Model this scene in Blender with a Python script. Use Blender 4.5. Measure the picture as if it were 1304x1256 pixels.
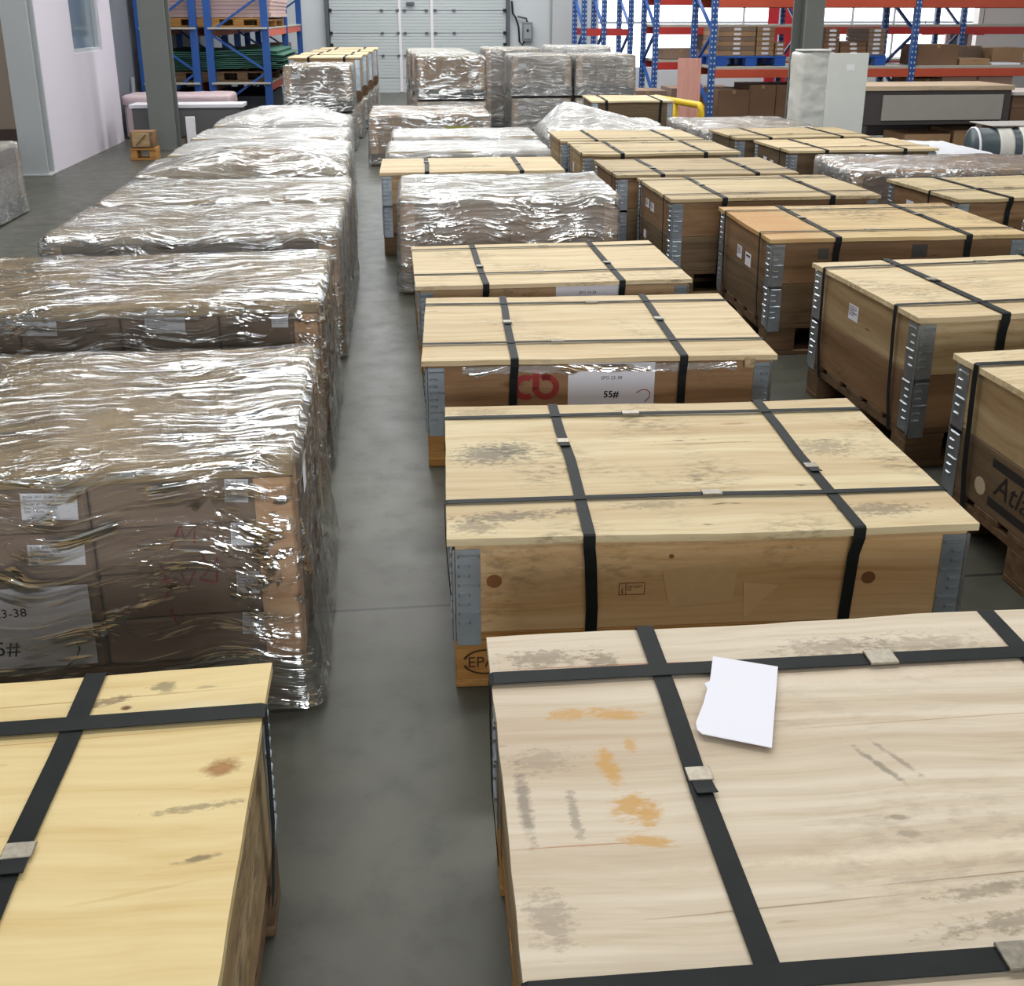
import bpy, bmesh, math, random
from mathutils import Vector, Matrix, Euler, noise

for o in list(bpy.data.objects): bpy.data.objects.remove(o)
sc = bpy.context.scene
C = sc.collection
random.seed(7)
R = math.radians

# ------------------------------------------------------------------ camera, light, exposure
cam_d = bpy.data.cameras.new('camera'); cam = bpy.data.objects.new('camera', cam_d); C.objects.link(cam)
cam_d.sensor_width = 36; cam_d.sensor_fit = 'HORIZONTAL'
cam_d.lens = 36 * 1330 / 1304; cam_d.shift_y = -178 / 1304
cam_d.clip_start = .05; cam_d.clip_end = 200
PITCH = math.atan(431 / 1330); YAW = math.atan(147 / (1330 / math.cos(PITCH)))
cam.location = (0, 0, 1.53); cam.rotation_euler = (math.pi / 2 - PITCH, 0, -YAW)
sc.camera = cam
sc.view_settings.view_transform = 'Standard'; sc.view_settings.look = 'None'
sc.view_settings.gamma = 1; sc.view_settings.use_curve_mapping = False
sc.view_settings.exposure = -0.12
w = bpy.data.worlds.new('world'); sc.world = w; w.use_nodes = True
w.node_tree.nodes['Background'].inputs[0].default_value = (.85, .93, 1, 1)
w.node_tree.nodes['Background'].inputs[1].default_value = 1.5
sc.cycles.use_denoising = True
sc.cycles.max_bounces = 4; sc.cycles.diffuse_bounces = 2; sc.cycles.transparent_max_bounces = 8; sc.cycles.glossy_bounces = 2
sc.cycles.use_adaptive_sampling = True; sc.cycles.adaptive_threshold = .03
sc.cycles.sample_clamp_indirect = 6

def area(name, loc, rot, sx, sy, power, col):
    d = bpy.data.lights.new(name, 'AREA'); d.shape = 'RECTANGLE'; d.size = sx; d.size_y = sy
    d.energy = power; d.color = col
    o = bpy.data.objects.new(name, d); C.objects.link(o); o.location = loc; o.rotation_euler = rot
    return o
for yy, pw in ((-3.5, 230), (3.5, 400), (9.0, 460), (14.0, 640), (19.0, 760)):
    area('added_ceiling_strip', (1.2, yy, 7.2), (0, 0, 0), 12.5, .7, pw, (1, .985, .955))  # unseen overhead strips, added so the film tops reflect broad bright bands
area('daylight_gate_behind', (.8, -7.8, 2.6), (R(90), 0, 0), 5, 2.4, 520, (.93, .96, 1))
area('added_light_high', (8.5, 22.2, 4.9), (R(-90), 0, 0), 8, 1.6, 240, (.93, .97, 1))  # unseen light added high on the back wall for highlights on film
area('added_light_above_gate', (-3.0, 22.2, 5.3), (R(-90), 0, 0), 10, 1.5, 360, (.93, .97, 1))  # added light with no window modelled, brightens reflections on the left-hand loads
area('daylight_window_side', (13.8, 6, 4.0), (0, R(90), 0), 2, 12, 120, (.95, .97, 1))

# ------------------------------------------------------------------ helpers
def S(r, g, b):
    f = lambda c: ((c / 255 + .055) / 1.055) ** 2.4 if c > 10 else c / 255 / 12.92
    return (f(r), f(g), f(b), 1)

class NT:
    def __init__(s, name):
        s.m = bpy.data.materials.new(name); s.m.use_nodes = True; s.t = s.m.node_tree; s.t.nodes.clear()
        s.out = s.t.nodes.new('ShaderNodeOutputMaterial')
    def n(s, typ, ins=None, **at):
        x = s.t.nodes.new('ShaderNode' + typ)
        for k, v in at.items(): setattr(x, k, v)
        for k, v in (ins or {}).items():
            i = x.inputs[k]
            if isinstance(v, bpy.types.NodeSocket): s.t.links.new(v, i)
            elif isinstance(v, bpy.types.Node): s.t.links.new(v.outputs[0], i)
            else: i.default_value = v
        return x
    def mix(s, a, b, f, mode='MIX'):
        x = s.n('MixRGB', {'Fac': f, 'Color1': a, 'Color2': b}, blend_type=mode); return x.outputs[0]
    def math(s, op, a, b=0.0, c=None, clamp=False):
        x = s.n('Math', {0: a, 1: b}, operation=op, use_clamp=clamp)
        if c is not None: x.inputs[2].default_value = c
        return x.outputs[0]
    def ramp(s, f, lo, hi):
        x = s.n('MapRange', {'Value': f, 'From Min': lo, 'From Max': hi, 'To Min': 0.0, 'To Max': 1.0}, clamp=True)
        return x.outputs[0]
    def fin(s, sh):
        s.t.links.new(sh.outputs[0], s.out.inputs[0]); return s.m

def plain(name, col, rough=.6, metal=0, emit=0, var=0.0, vscale=6, bump=0, spec=.4):
    t = NT(name)
    c = col
    p = t.n('BsdfPrincipled', {'Roughness': rough, 'Metallic': metal, 'Specular IOR Level': spec})
    if var > 0 or bump > 0:
        tc = t.n('TexCoord'); oi = t.n('ObjectInfo')
        off = t.n('VectorMath', {0: tc.outputs['Object'], 1: oi.outputs['Location']}, operation='ADD')
        nz = t.n('TexNoise', {'Vector': off, 'Scale': vscale, 'Detail': 2.0, 'Roughness': .6})
        rr = t.math('ADD', t.math('MULTIPLY', oi.outputs['Random'], .5), t.math('MULTIPLY', nz.outputs[0], 1.0))
        f = t.ramp(rr, .35, 1.15)
        dk = tuple(v * (1 - var) for v in col[:3]) + (1,); lt = tuple(min(1, v * (1 + var)) for v in col[:3]) + (1,)
        c = t.mix(dk, lt, f)
        if bump > 0:
            b = t.n('Bump', {'Height': nz.outputs[0], 'Strength': bump, 'Distance': .01}); t.t.links.new(b.outputs[0], p.inputs['Normal'])
        t.t.links.new(c, p.inputs['Base Color'])
    else: p.inputs['Base Color'].default_value = c
    if emit: p.inputs['Emission Color'].default_value = col; p.inputs['Emission Strength'].default_value = emit
    return t.fin(p)

def wood(name, c1, c2, cd, grain=(1.3, 36, 36), dirt=.35, knots=.5, rough=.62, spots=(), tone=.5, dcol=S(92, 80, 62), spec=.3):
    """pine / plywood: grain along local X, blotches, knots, dirt smudges; spots = marks with a place of their own"""
    t = NT(name)
    tc = t.n('TexCoord'); oi = t.n('ObjectInfo')
    rnd = t.n('CombineXYZ', {0: t.math('MULTIPLY', oi.outputs['Random'], 31.0), 1: t.math('MULTIPLY', oi.outputs['Random'], 17.0), 2: t.math('MULTIPLY', oi.outputs['Random'], 7.0)})
    co = t.n('VectorMath', {0: tc.outputs['Object'], 1: rnd.outputs[0]}, operation='ADD').outputs[0]
    mp = t.n('Mapping', {'Vector': co, 'Scale': grain})
    warp = t.n('TexNoise', {'Vector': co, 'Scale': 2.2, 'Detail': 1.0})
    wv = t.n('VectorMath', {0: mp.outputs[0], 1: t.n('VectorMath', {0: warp.outputs['Color'], 1: (0, 2.2, 2.2)}, operation='MULTIPLY').outputs[0]}, operation='ADD').outputs[0]
    g1 = t.n('TexNoise', {'Vector': wv, 'Scale': 1.0, 'Detail': 4.0, 'Roughness': .66})
    mp2 = t.n('Mapping', {'Vector': co, 'Scale': (grain[0] * .5, grain[1] * .22, grain[2] * .22)})
    g2 = t.n('TexNoise', {'Vector': mp2, 'Scale': 1.0, 'Detail': 1.0})
    c = t.mix(c1, c2, t.ramp(g1.outputs[0], .38, .60))
    c = t.mix(c, cd, t.math('MULTIPLY', t.ramp(g2.outputs[0], .48, .74), tone))
    c = t.mix(c, cd, t.math('MULTIPLY', t.ramp(g1.outputs[0], .59, .70), .6))
    # knots
    if knots > 0:
        kmp = t.n('Mapping', {'Vector': co, 'Scale': (2.1, 5.6, 5.6)})
        kv = t.n('TexVoronoi', {'Vector': kmp, 'Scale': 1.0})
        kd = t.math('ADD', kv.outputs['Distance'], t.math('MULTIPLY', t.math('SUBTRACT', g1.outputs[0], .5), .16))
        kk = t.math('MULTIPLY', t.ramp(kd, .10, .045), knots)
        c = t.mix(c, S(112, 72, 42), kk)
    # dirt
    d1 = t.n('TexNoise', {'Vector': co, 'Scale': 3.1, 'Detail': 1.0})
    dm = t.n('Mapping', {'Vector': co, 'Scale': (22, 60, 60)})
    d2 = t.n('TexNoise', {'Vector': dm, 'Scale': 1.0, 'Detail': 3.0, 'Roughness': .7})
    df = t.math('MULTIPLY', t.math('MULTIPLY', t.ramp(d1.outputs[0], .54, .72), t.ramp(d2.outputs[0], .46, .66)), dirt)
    c = t.mix(c, dcol, df)
    sm = t.n('Mapping', {'Vector': co, 'Scale': (9, 40, 40)})
    s2 = t.n('TexNoise', {'Vector': sm, 'Scale': 1.0, 'Detail': 2.0})
    c = t.mix(c, dcol, t.math('MULTIPLY', t.ramp(s2.outputs[0], .735, .78), min(1, dirt * 1.3)))
    # per-object tone
    c = t.mix(c, t.mix(c, (.82, .77, .70, 1), 1.0, 'MULTIPLY'), t.math('MULTIPLY', oi.outputs['Random'], .45))
    if spots:
        nn = t.n('TexNoise', {'Vector': t.n('Mapping', {'Vector': tc.outputs['Object'], 'Scale': (45, 95, 60)}), 'Scale': 1.0, 'Detail': 4.0, 'Roughness': .7})
        nsp = t.math('MULTIPLY', t.math('SUBTRACT', nn.outputs[0], .5), 1.6)
    for (x, y, rx, ry, ang, col, st, am) in spots:
        m = t.n('Mapping', {'Vector': tc.outputs['Object'], 'Location': (x, y, 0), 'Rotation': (0, 0, R(ang)), 'Scale': (rx, ry, 50)}, vector_type='TEXTURE')
        ln = t.n('VectorMath', {0: m.outputs[0]}, operation='LENGTH').outputs['Value']
        v = t.math('ADD', ln, t.math('MULTIPLY', nsp, am))
        c = t.mix(c, col, t.math('MULTIPLY', t.ramp(v, 1.05, .45), st))
    return t.fin(t.n('BsdfPrincipled', {'Base Color': c, 'Roughness': rough, 'Specular IOR Level': spec}))

def film(name, sheen=.5, haze=.16, tint=(.93, .93, .90, 1), scale=1.0, rough=.16, bump=.8, gap=.0):
    """stretch film: clear sheet with pulled streaks and crinkles that catch the light"""
    t = NT(name)
    tc = t.n('TexCoord'); oi = t.n('ObjectInfo')
    rnd = t.n('CombineXYZ', {0: t.math('MULTIPLY', oi.outputs['Random'], 13.0), 1: t.math('MULTIPLY', oi.outputs['Random'], 29.0), 2: t.math('MULTIPLY', oi.outputs['Random'], 5.0)})
    co = t.n('VectorMath', {0: tc.outputs['Object'], 1: rnd.outputs[0]}, operation='ADD').outputs[0]
    wn = t.n('TexNoise', {'Vector': co, 'Scale': 2.6, 'Detail': 1.0})
    wco = t.n('VectorMath', {0: co, 1: t.n('VectorMath', {0: wn.outputs['Color'], 1: (.22, .22, .22)}, operation='MULTIPLY').outputs[0]}, operation='ADD').outputs[0]
    m1 = t.n('Mapping', {'Vector': wco, 'Rotation': (0, R(3), R(6)), 'Scale': (1.8 * scale, 40 * scale, 46 * scale)})
    s1 = t.n('TexNoise', {'Vector': m1, 'Scale': 1.0, 'Detail': 3.0, 'Roughness': .6})
    m2 = t.n('Mapping', {'Vector': wco, 'Rotation': (R(20), R(-9), R(-24)), 'Scale': (5 * scale, 62 * scale, 30 * scale)})
    s2 = t.n('TexNoise', {'Vector': m2, 'Scale': 1.0, 'Detail': 2.0, 'Roughness': .55})
    big = t.n('TexNoise', {'Vector': co, 'Scale': 3.4, 'Detail': 2.0})
    hgt = t.math('ADD', s1.outputs[0], t.math('MULTIPLY', s2.outputs[0], .7))
    hgt = t.math('ADD', hgt, t.math('MULTIPLY', big.outputs[0], 1.2))
    b = t.n('Bump', {'Height': hgt, 'Strength': bump, 'Distance': .02})
    st = t.math('MULTIPLY', t.ramp(s1.outputs[0], .50, .60), t.ramp(big.outputs[0], .36, .58))
    st2 = t.ramp(t.math('ADD', s2.outputs[0], t.math('MULTIPLY', big.outputs[0], .3)), .70, .78)
    lw = t.n('LayerWeight', {'Blend': .35, 'Normal': b})
    fac = t.math('ADD', t.math('MULTIPLY', lw.outputs['Fresnel'], .5), t.math('MULTIPLY', t.math('MAXIMUM', st, st2), sheen), clamp=True)
    tr = t.n('BsdfTransparent', {'Color': tint})
    gl = t.n('BsdfGlossy', {'Color': (.95, .96, .95, 1), 'Roughness': rough, 'Normal': b})
    df = t.n('BsdfDiffuse', {'Color': (.72, .73, .72, 1), 'Normal': b})
    hz = t.math('MULTIPLY', t.math('ADD', .35, t.math('MULTIPLY', big.outputs[0], 1.3)), haze)
    a = t.n('MixShader', {0: hz, 1: tr, 2: df})
    return t.fin(t.n('MixShader', {0: t.math('MINIMUM', fac, .92), 1: a, 2: gl}))

def raw_mesh(name, v, f, smooth=False):
    m = bpy.data.meshes.new(name); m.from_pydata([tuple(p) for p in v], [], f); m.update()
    if smooth:
        for p in m.polygons: p.use_smooth = True
    return m

_bc = {}
def box_mesh(sx, sy, sz, bev=.003):
    k = (round(sx, 3), round(sy, 3), round(sz, 3), bev)
    if k in _bc: return _bc[k]
    bm = bmesh.new(); bmesh.ops.create_cube(bm, size=1)
    bmesh.ops.scale(bm, vec=(sx, sy, sz), verts=bm.verts)
    if bev > 0: bmesh.ops.bevel(bm, geom=list(bm.edges), offset=min(bev, .3 * min(sx, sy, sz)), segments=1, affect='EDGES')
    m = bpy.data.meshes.new('box'); bm.to_mesh(m); bm.free(); _bc[k] = m
    return m

class MB:
    """collects several shapes of ONE part"""
    def __init__(s): s.v = []; s.f = []
    def add(s, v, f):
        o = len(s.v); s.v += [Vector(p) for p in v]; s.f += [[i + o for i in q] for q in f]
    def box(s, x0, x1, y0, y1, z0, z1):
        s.add([(x, y, z) for z in (z0, z1) for y in (y0, y1) for x in (x0, x1)],
              [(0, 2, 3, 1), (4, 5, 7, 6), (0, 1, 5, 4), (2, 6, 7, 3), (0, 4, 6, 2), (1, 3, 7, 5)])
    def bar(s, a, b, w, t=None, up=(0, 0, 1)):
        a = Vector(a); b = Vector(b); d = (b - a).normalized(); t = t or w
        u = Vector(up)
        if abs(d.dot(u)) > .95: u = Vector((0, 1, 0))
        x = d.cross(u).normalized(); y = x.cross(d)
        s.add([p + x * (i * w / 2) + y * (j * t / 2) for p in (a, b) for i, j in ((-1, -1), (1, -1), (1, 1), (-1, 1))],
              [(0, 1, 2, 3), (4, 7, 6, 5), (0, 4, 5, 1), (1, 5, 6, 2), (2, 6, 7, 3), (3, 7, 4, 0)])
    def tube(s, pts, r, n=10):
        pts = [Vector(p) for p in pts]; rings = []
        for i, p in enumerate(pts):
            d = (pts[min(i + 1, len(pts) - 1)] - pts[max(i - 1, 0)]).normalized()
            u = Vector((0, 0, 1)) if abs(d.z) < .9 else Vector((0, 1, 0))
            x = d.cross(u).normalized(); y = x.cross(d)
            rings.append([p + (x * math.cos(2 * math.pi * k / n) + y * math.sin(2 * math.pi * k / n)) * r for k in range(n)])
        v = [q for g in rings for q in g]
        f = [(i * n + k, i * n + (k + 1) % n, (i + 1) * n + (k + 1) % n, (i + 1) * n + k) for i in range(len(pts) - 1) for k in range(n)]
        f += [tuple(range(n))[::-1], tuple(range((len(pts) - 1) * n, len(pts) * n))]
        s.add(v, f)
    def mesh(s, smooth=False): return raw_mesh('part', s.v, s.f, smooth)

def part(name, mesh, mat, parent=None, loc=(0, 0, 0), rot=(0, 0, 0), label=None, kind=None):
    o = bpy.data.objects.new(name, mesh); C.objects.link(o)
    if not mesh.materials: mesh.materials.append(mat)
    elif mesh.materials[0] != mat: o.material_slots[0].link = 'OBJECT'; o.material_slots[0].material = mat
    o.location = loc; o.rotation_euler = rot; o.parent = parent
    if label: o['label'] = label
    if kind: o['kind'] = kind
    return o

def thing(name, label, cat, loc=(0, 0, 0), rz=0, group=None):
    o = bpy.data.objects.new(name, None); C.objects.link(o); o.empty_display_size = .1
    o.location = loc; o.rotation_euler = (0, 0, R(rz)); o['label'] = label; o['category'] = cat
    if group: o['group'] = group
    return o

def tag(o, label, cat, group=None):
    o['label'] = label; o['category'] = cat
    if group: o['group'] = group
    return o
def struct(o): o['kind'] = 'structure'; return o

def bx(name, mat, parent, x0, x1, y0, y1, z0, z1, bev=.003, **k):
    return part(name, box_mesh(x1 - x0, y1 - y0, z1 - z0, bev), mat, parent, ((x0 + x1) / 2, (y0 + y1) / 2, (z0 + z1) / 2), **k)

def text_part(txt, size, mat, parent, loc, rot, align='LEFT', name='printed_text', bold=0.0, shear=0.0):
    cu = bpy.data.curves.new('t', 'FONT'); cu.body = txt; cu.size = size; cu.align_x = align; cu.offset = bold; cu.shear = shear; cu.extrude = .0002
    cu.resolution_u = 2
    ob = bpy.data.objects.new('t', cu); C.objects.link(ob)
    me = bpy.data.meshes.new_from_object(ob.evaluated_get(bpy.context.evaluated_depsgraph_get()))
    bpy.data.objects.remove(ob); bpy.data.curves.remove(cu)
    me.materials.clear()
    return part(name, me, mat, parent, loc, rot)

def band(path, axis, width, thick=.0016):
    """flat strap along a path of points; axis = direction of its width"""
    ax = Vector(axis) * width / 2; P = [Vector(p) for p in path]; v = []; n = len(P)
    for i, p in enumerate(P):
        d = (P[min(i + 1, n - 1)] - P[max(i - 1, 0)]).normalized(); nn = ax.normalized().cross(d)
        for sgn, k in ((-1, 0), (1, 0), (1, 1), (-1, 1)): v.append(p + ax * sgn + nn * thick * k)
    f = [(i * 4 + k, i * 4 + (k + 1) % 4, i * 4 + 4 + (k + 1) % 4, i * 4 + 4 + k) for i in range(n - 1) for k in range(4)]
    f += [(3, 2, 1, 0), (n * 4 - 4, n * 4 - 3, n * 4 - 2, n * 4 - 1)]
    return raw_mesh('strap', v, f)

# ------------------------------------------------------------------ materials
DK = S(96, 84, 66); GREY = S(112, 104, 94); GLUE = S(196, 152, 84); KN = S(118, 74, 40)
M_lid = wood('plywood_pale', S(222, 206, 170), S(206, 184, 144), S(180, 152, 112), dirt=.7, knots=.15)
M_lid_old = wood('plywood_aged', S(206, 190, 152), S(186, 166, 126), S(152, 126, 90), dirt=.9, knots=.2)
M_lid_dirty = wood('plywood_dirty', S(192, 176, 140), S(168, 148, 112), S(136, 112, 80), dirt=1.0, knots=.2)
M_lid1 = wood('plywood_pinkish', S(216, 204, 184), S(200, 184, 160), S(182, 160, 134), grain=(.9, 34, 34), tone=.65, dirt=.25, knots=.0, dcol=S(120, 106, 92), spots=[
    (-.40, .315, .26, .0022, -1, S(176, 120, 86), .9, .2), (.2, -.17, .42, .0018, 2, S(136, 112, 90), .8, .3), (-.3, -.205, .2, .0016, 2, S(140, 116, 94), .7, .3), (-.52, -.085, .12, .0016, -1, S(170, 116, 80), .7, .3), (.1, .13, .35, .0016, 1, S(176, 148, 120), .7, .3), (.1, .29, .5, .0016, 0, S(150, 124, 98), .7, .3), (.0, .25, .4, .02, 1, S(232, 218, 198), .5, .8), (.1, -.13, .5, .018, 1, S(234, 222, 196), .5, .8),
    (-.50, .19, .05, .016, 5, GLUE, .75, 1.6), (-.43, .185, .045, .018, -4, GLUE, .8, 1.5), (-.462, .065, .018, .05, 8, GLUE, .85, 1.4),
    (-.445, -.02, .032, .028, 20, GLUE, .85, 1.6), (-.425, -.035, .022, .03, -20, GLUE, .8, 1.5), (-.435, -.085, .045, .012, -12, GLUE, .8, 1.6), (-.42, .11, .012, .02, 0, GLUE, .7, 1.4),
    (-.592, .0, .012, .085, 2, GREY, .65, 1.3), (-.525, -.03, .009, .05, 2, GREY, .5, 1.8), (-.56, .085, .05, .03, 0, GREY, .3, 2.4),
    (-.53, .345, .07, .028, 0, DK, .5, 2.6), (-.43, .33, .03, .03, 0, DK, .55, 2.6), (-.02, .335, .10, .03, 0, DK, .4, 2.8), (.13, .33, .12, .03, 0, DK, .35, 2.8),
    (-.06, .03, .007, .06, 28, GREY, .6, 1.6), (-.03, .045, .006, .05, 28, GREY, .5, 1.6), (-.08, -.07, .02, .006, -8, DK, .5, 1.5), (-.08, -.1, .022, .008, -5, DK, .4, 1.5),
    (-.02, -.2, .09, .012, 6, DK, .45, 2.4), (.0, -.25, .11, .016, 5, DK, .5, 2.4), (-.58, -.20, .03, .05, 10, GREY, .4, 2.2)])
M_lid2 = wood('plywood_smudged', S(224, 210, 174), S(208, 190, 150), S(182, 152, 112), dirt=.7, knots=.15, grain=(1.0, 32, 32), tone=.6, spots=[
    (-.50, .06, .11, .075, 8, S(96, 92, 84), .72, 2.2), (-.44, .09, .06, .05, 0, S(90, 84, 74), .5, 2.2), (-.48, -.31, .13, .03, 5, S(110, 102, 86), .75, 2.4), (-.55, -.36, .06, .04, 0, S(116, 106, 88), .6, 2.2), (-.33, -.29, .04, .02, 0, S(96, 88, 76), .6, 2.0),
    (.42, .05, .09, .06, 0, S(120, 110, 90), .55, 2.6), (.42, -.33, .11, .035, 0, S(110, 102, 86), .6, 2.4), (-.12, -.27, .1, .02, 3, S(124, 112, 90), .5, 2.4), (-.52, .37, .1, .03, 0, S(140, 124, 92), .5, 2.4), (.1, .1, .18, .006, 2, S(150, 116, 76), .6, 1.2), (.22, .24, .05, .008, 2, S(160, 112, 70), .6, 1.0)])
M_lid_yel = wood('plywood_yellow', S(228, 208, 156), S(218, 192, 136), S(200, 168, 112), grain=(.8, 22, 22), dirt=.32, knots=.0, spots=[
    (.3, .352, .33, .0018, 1, S(176, 136, 82), .8, .2), (.3, .255, .33, .0016, 1, S(190, 152, 96), .8, .2), (.52, .30, .10, .035, 0, S(236, 222, 188), .6, .15), (.1, -.25, .5, .05, 2, S(216, 186, 124), .5, .5),
    (.573, .165, .030, .022, 10, S(150, 106, 56), .9, .9), (.573, .165, .016, .011, 10, S(176, 130, 82), .7, .9), (.401, .325, .010, .007, 0, S(104, 60, 32), .95, .6), (.566, -.012, .035, .006, 10, S(120, 104, 80), .8, 1.2),
    (.55, .085, .07, .008, 5, S(120, 108, 84), .6, 2.0), (.36, .345, .05, .012, 12, S(110, 92, 66), .7, 2.4), (.45, .375, .025, .014, 0, S(100, 92, 76), .6, 2.0), (.5, -.06, .10, .004, 8, S(206, 176, 120), .5, 1.0)])
M_pine = wood('pine_board', S(196, 166, 128), S(178, 146, 108), S(146, 112, 78), grain=(1.1, 34, 34), dirt=.6, knots=.8, tone=.75, rough=.42, spec=.45)
M_pine_lt = wood('pine_board_light', S(196, 174, 136), S(176, 150, 110), S(144, 114, 78), grain=(1.1, 32, 32), dirt=.75, knots=.6, tone=.75)
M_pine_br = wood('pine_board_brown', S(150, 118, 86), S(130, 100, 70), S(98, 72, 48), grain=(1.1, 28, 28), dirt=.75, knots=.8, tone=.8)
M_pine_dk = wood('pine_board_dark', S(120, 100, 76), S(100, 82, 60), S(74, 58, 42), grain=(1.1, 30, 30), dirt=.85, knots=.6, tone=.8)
M_pallet = wood('pallet_wood', S(196, 148, 84), S(170, 122, 64), S(128, 86, 44), dirt=.3, knots=.3)
M_pallet_dk = wood('pallet_wood_grey', S(120, 96, 70), S(100, 78, 56), S(72, 54, 38), dirt=.5, knots=.3)
M_post = wood('edge_post_wood', S(222, 186, 150), S(206, 164, 126), S(180, 134, 96), dirt=.15, knots=.1)
M_steel = plain('galvanised_steel', S(172, 182, 190), .3, .75, var=.25, vscale=18)
M_seal = plain('strap_seal', S(140, 134, 122), .35, .8, var=.4, vscale=90)
M_strap = plain('black_strap', S(27, 31, 31), .55, 0, var=.4, vscale=14, spec=.16)
M_paper = plain('white_paper', S(232, 232, 242), .6, var=.03)
M_ink = plain('black_ink', S(32, 30, 34), .7)
M_ink_grey = plain('print_grey', S(96, 98, 108), .7)
M_red = plain('red_stencil', S(150, 52, 52), .7, var=.2, vscale=30)
M_marker = plain('red_marker', S(158, 40, 62), .6)
M_stamp = plain('brown_stamp', S(110, 62, 34), .7)
M_burn = plain('branded_ink', S(72, 44, 22), .7)
M_atlas = plain('black_stencil', S(38, 34, 32), .7, var=.3, vscale=30)
M_card = plain('cardboard', S(164, 130, 96), .7, var=.14, vscale=3)
M_card_gr = plain('cardboard_greyed', S(136, 114, 98), .7, var=.14, vscale=3)
M_card_dk = plain('cardboard_dark', S(122, 92, 70), .7, var=.15, vscale=3)
M_card_top = plain('chipboard', S(152, 130, 96), .6, var=.28, vscale=5)
M_film = film('stretch_film', .95, .2, rough=.09, bump=.7)
M_film_near = film('stretch_film_near', .88, .07, rough=.07, bump=.6, scale=.8)
M_film_dense = film('stretch_film_dense', 1.0, .3, rough=.12, scale=.85)
M_film_far = film('stretch_film_far', .34, .28, scale=.8, rough=.25, tint=(.85, .87, .88, 1))
M_film_white = film('stretch_film_whitish', .5, .5, scale=.8, rough=.25)
M_grey_col = plain('column_grey_paint', S(112, 116, 112), .5, var=.06, vscale=2)
M_pale_col = plain('column_pale_paint', S(176, 180, 182), .5, var=.04, vscale=2)
M_blue = None
M_white = plain('white_paint', S(226, 224, 230), .6, var=.03, vscale=1.5)
M_dark = plain('dark_void', S(34, 34, 36), .8)

# ------------------------------------------------------------------ shared shapes
def hinge_mesh(h, leaf=.062):
    m = MB(); t = .0025; tail = .035
    # corner at origin; leaf 1 along +X on the -Y face, leaf 2 along +Y on the -X face
    m.box(.006, leaf, -t, 0, -tail, h); m.box(-t, 0, .006, leaf, -tail * .4, h)
    m.tube([(0, 0, -tail * .6), (0, 0, h)], .0045, 6)
    n = max(3, int(h / .027))
    for i in range(n):
        z = h - .018 - i * (h - .02) / n
        L = leaf * .82 if i % 3 == 0 else leaf * .45
        for fac in (0, 1):
            a, b, e = .010, .010 + L, .0045
            pts = [(a, 0, z - .005), (b, 0, z - .005), (b, 0, z + .005), (a, 0, z + .005), (a + .004, -e, z - .002), (b - .004, -e, z - .002), (b - .004, -e, z + .002), (a + .004, -e, z + .002)]
            pts = [(p[0], p[1] - t, p[2]) if not fac else (p[1] - t, p[0], p[2]) for p in pts]
            m.add(pts, [(4, 5, 6, 7), (0, 1, 5, 4), (1, 2, 6, 5), (2, 3, 7, 6), (3, 0, 4, 7)] if not fac else [(7, 6, 5, 4), (4, 5, 1, 0), (5, 6, 2, 1), (6, 7, 3, 2), (7, 4, 0, 3)])
    return m.mesh()
_hc = {}
def get_hinge(h):
    k = round(h, 3)
    if k not in _hc: _hc[k] = hinge_mesh(h)
    return _hc[k]

def add_pallet(root, sx, sy, mat, z0=0.0, h=.145, full=True, name='pallet'):
    """long side along X: stringers (the part's own mesh), blocks, deck boards, bottom boards"""
    m = MB(); bt = .022; tb = h - 3 * bt
    for x in (-sx / 2 + .072, 0, sx / 2 - .072): m.box(x - .072, x + .072, -sy / 2, sy / 2, z0 + h - 2 * bt, z0 + h - bt)
    p = part(name, m.mesh(), mat, root)
    for y in (-sy / 2 + .05, 0, sy / 2 - .05):
        bx('bottom_board', mat, p, -sx / 2, sx / 2, y - .05, y + .05, z0, z0 + bt)
        for x in (-sx / 2 + .072, 0, sx / 2 - .072):
            bx('block', mat, p, x - .072, x + .072, y - .05, y + .05, z0 + bt, z0 + bt + tb)
    ny = 5
    for i in range(ny if full else 2):
        y = -sy / 2 + .06 + (sy - .12) * i / (ny - 1) if full else (-1 + 2 * i) * (sy / 2 - .06)
        bx('deck_board', mat, p, -sx / 2, sx / 2, y - .06, y + .06, z0 + h - bt, z0 + h)
    return p

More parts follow.
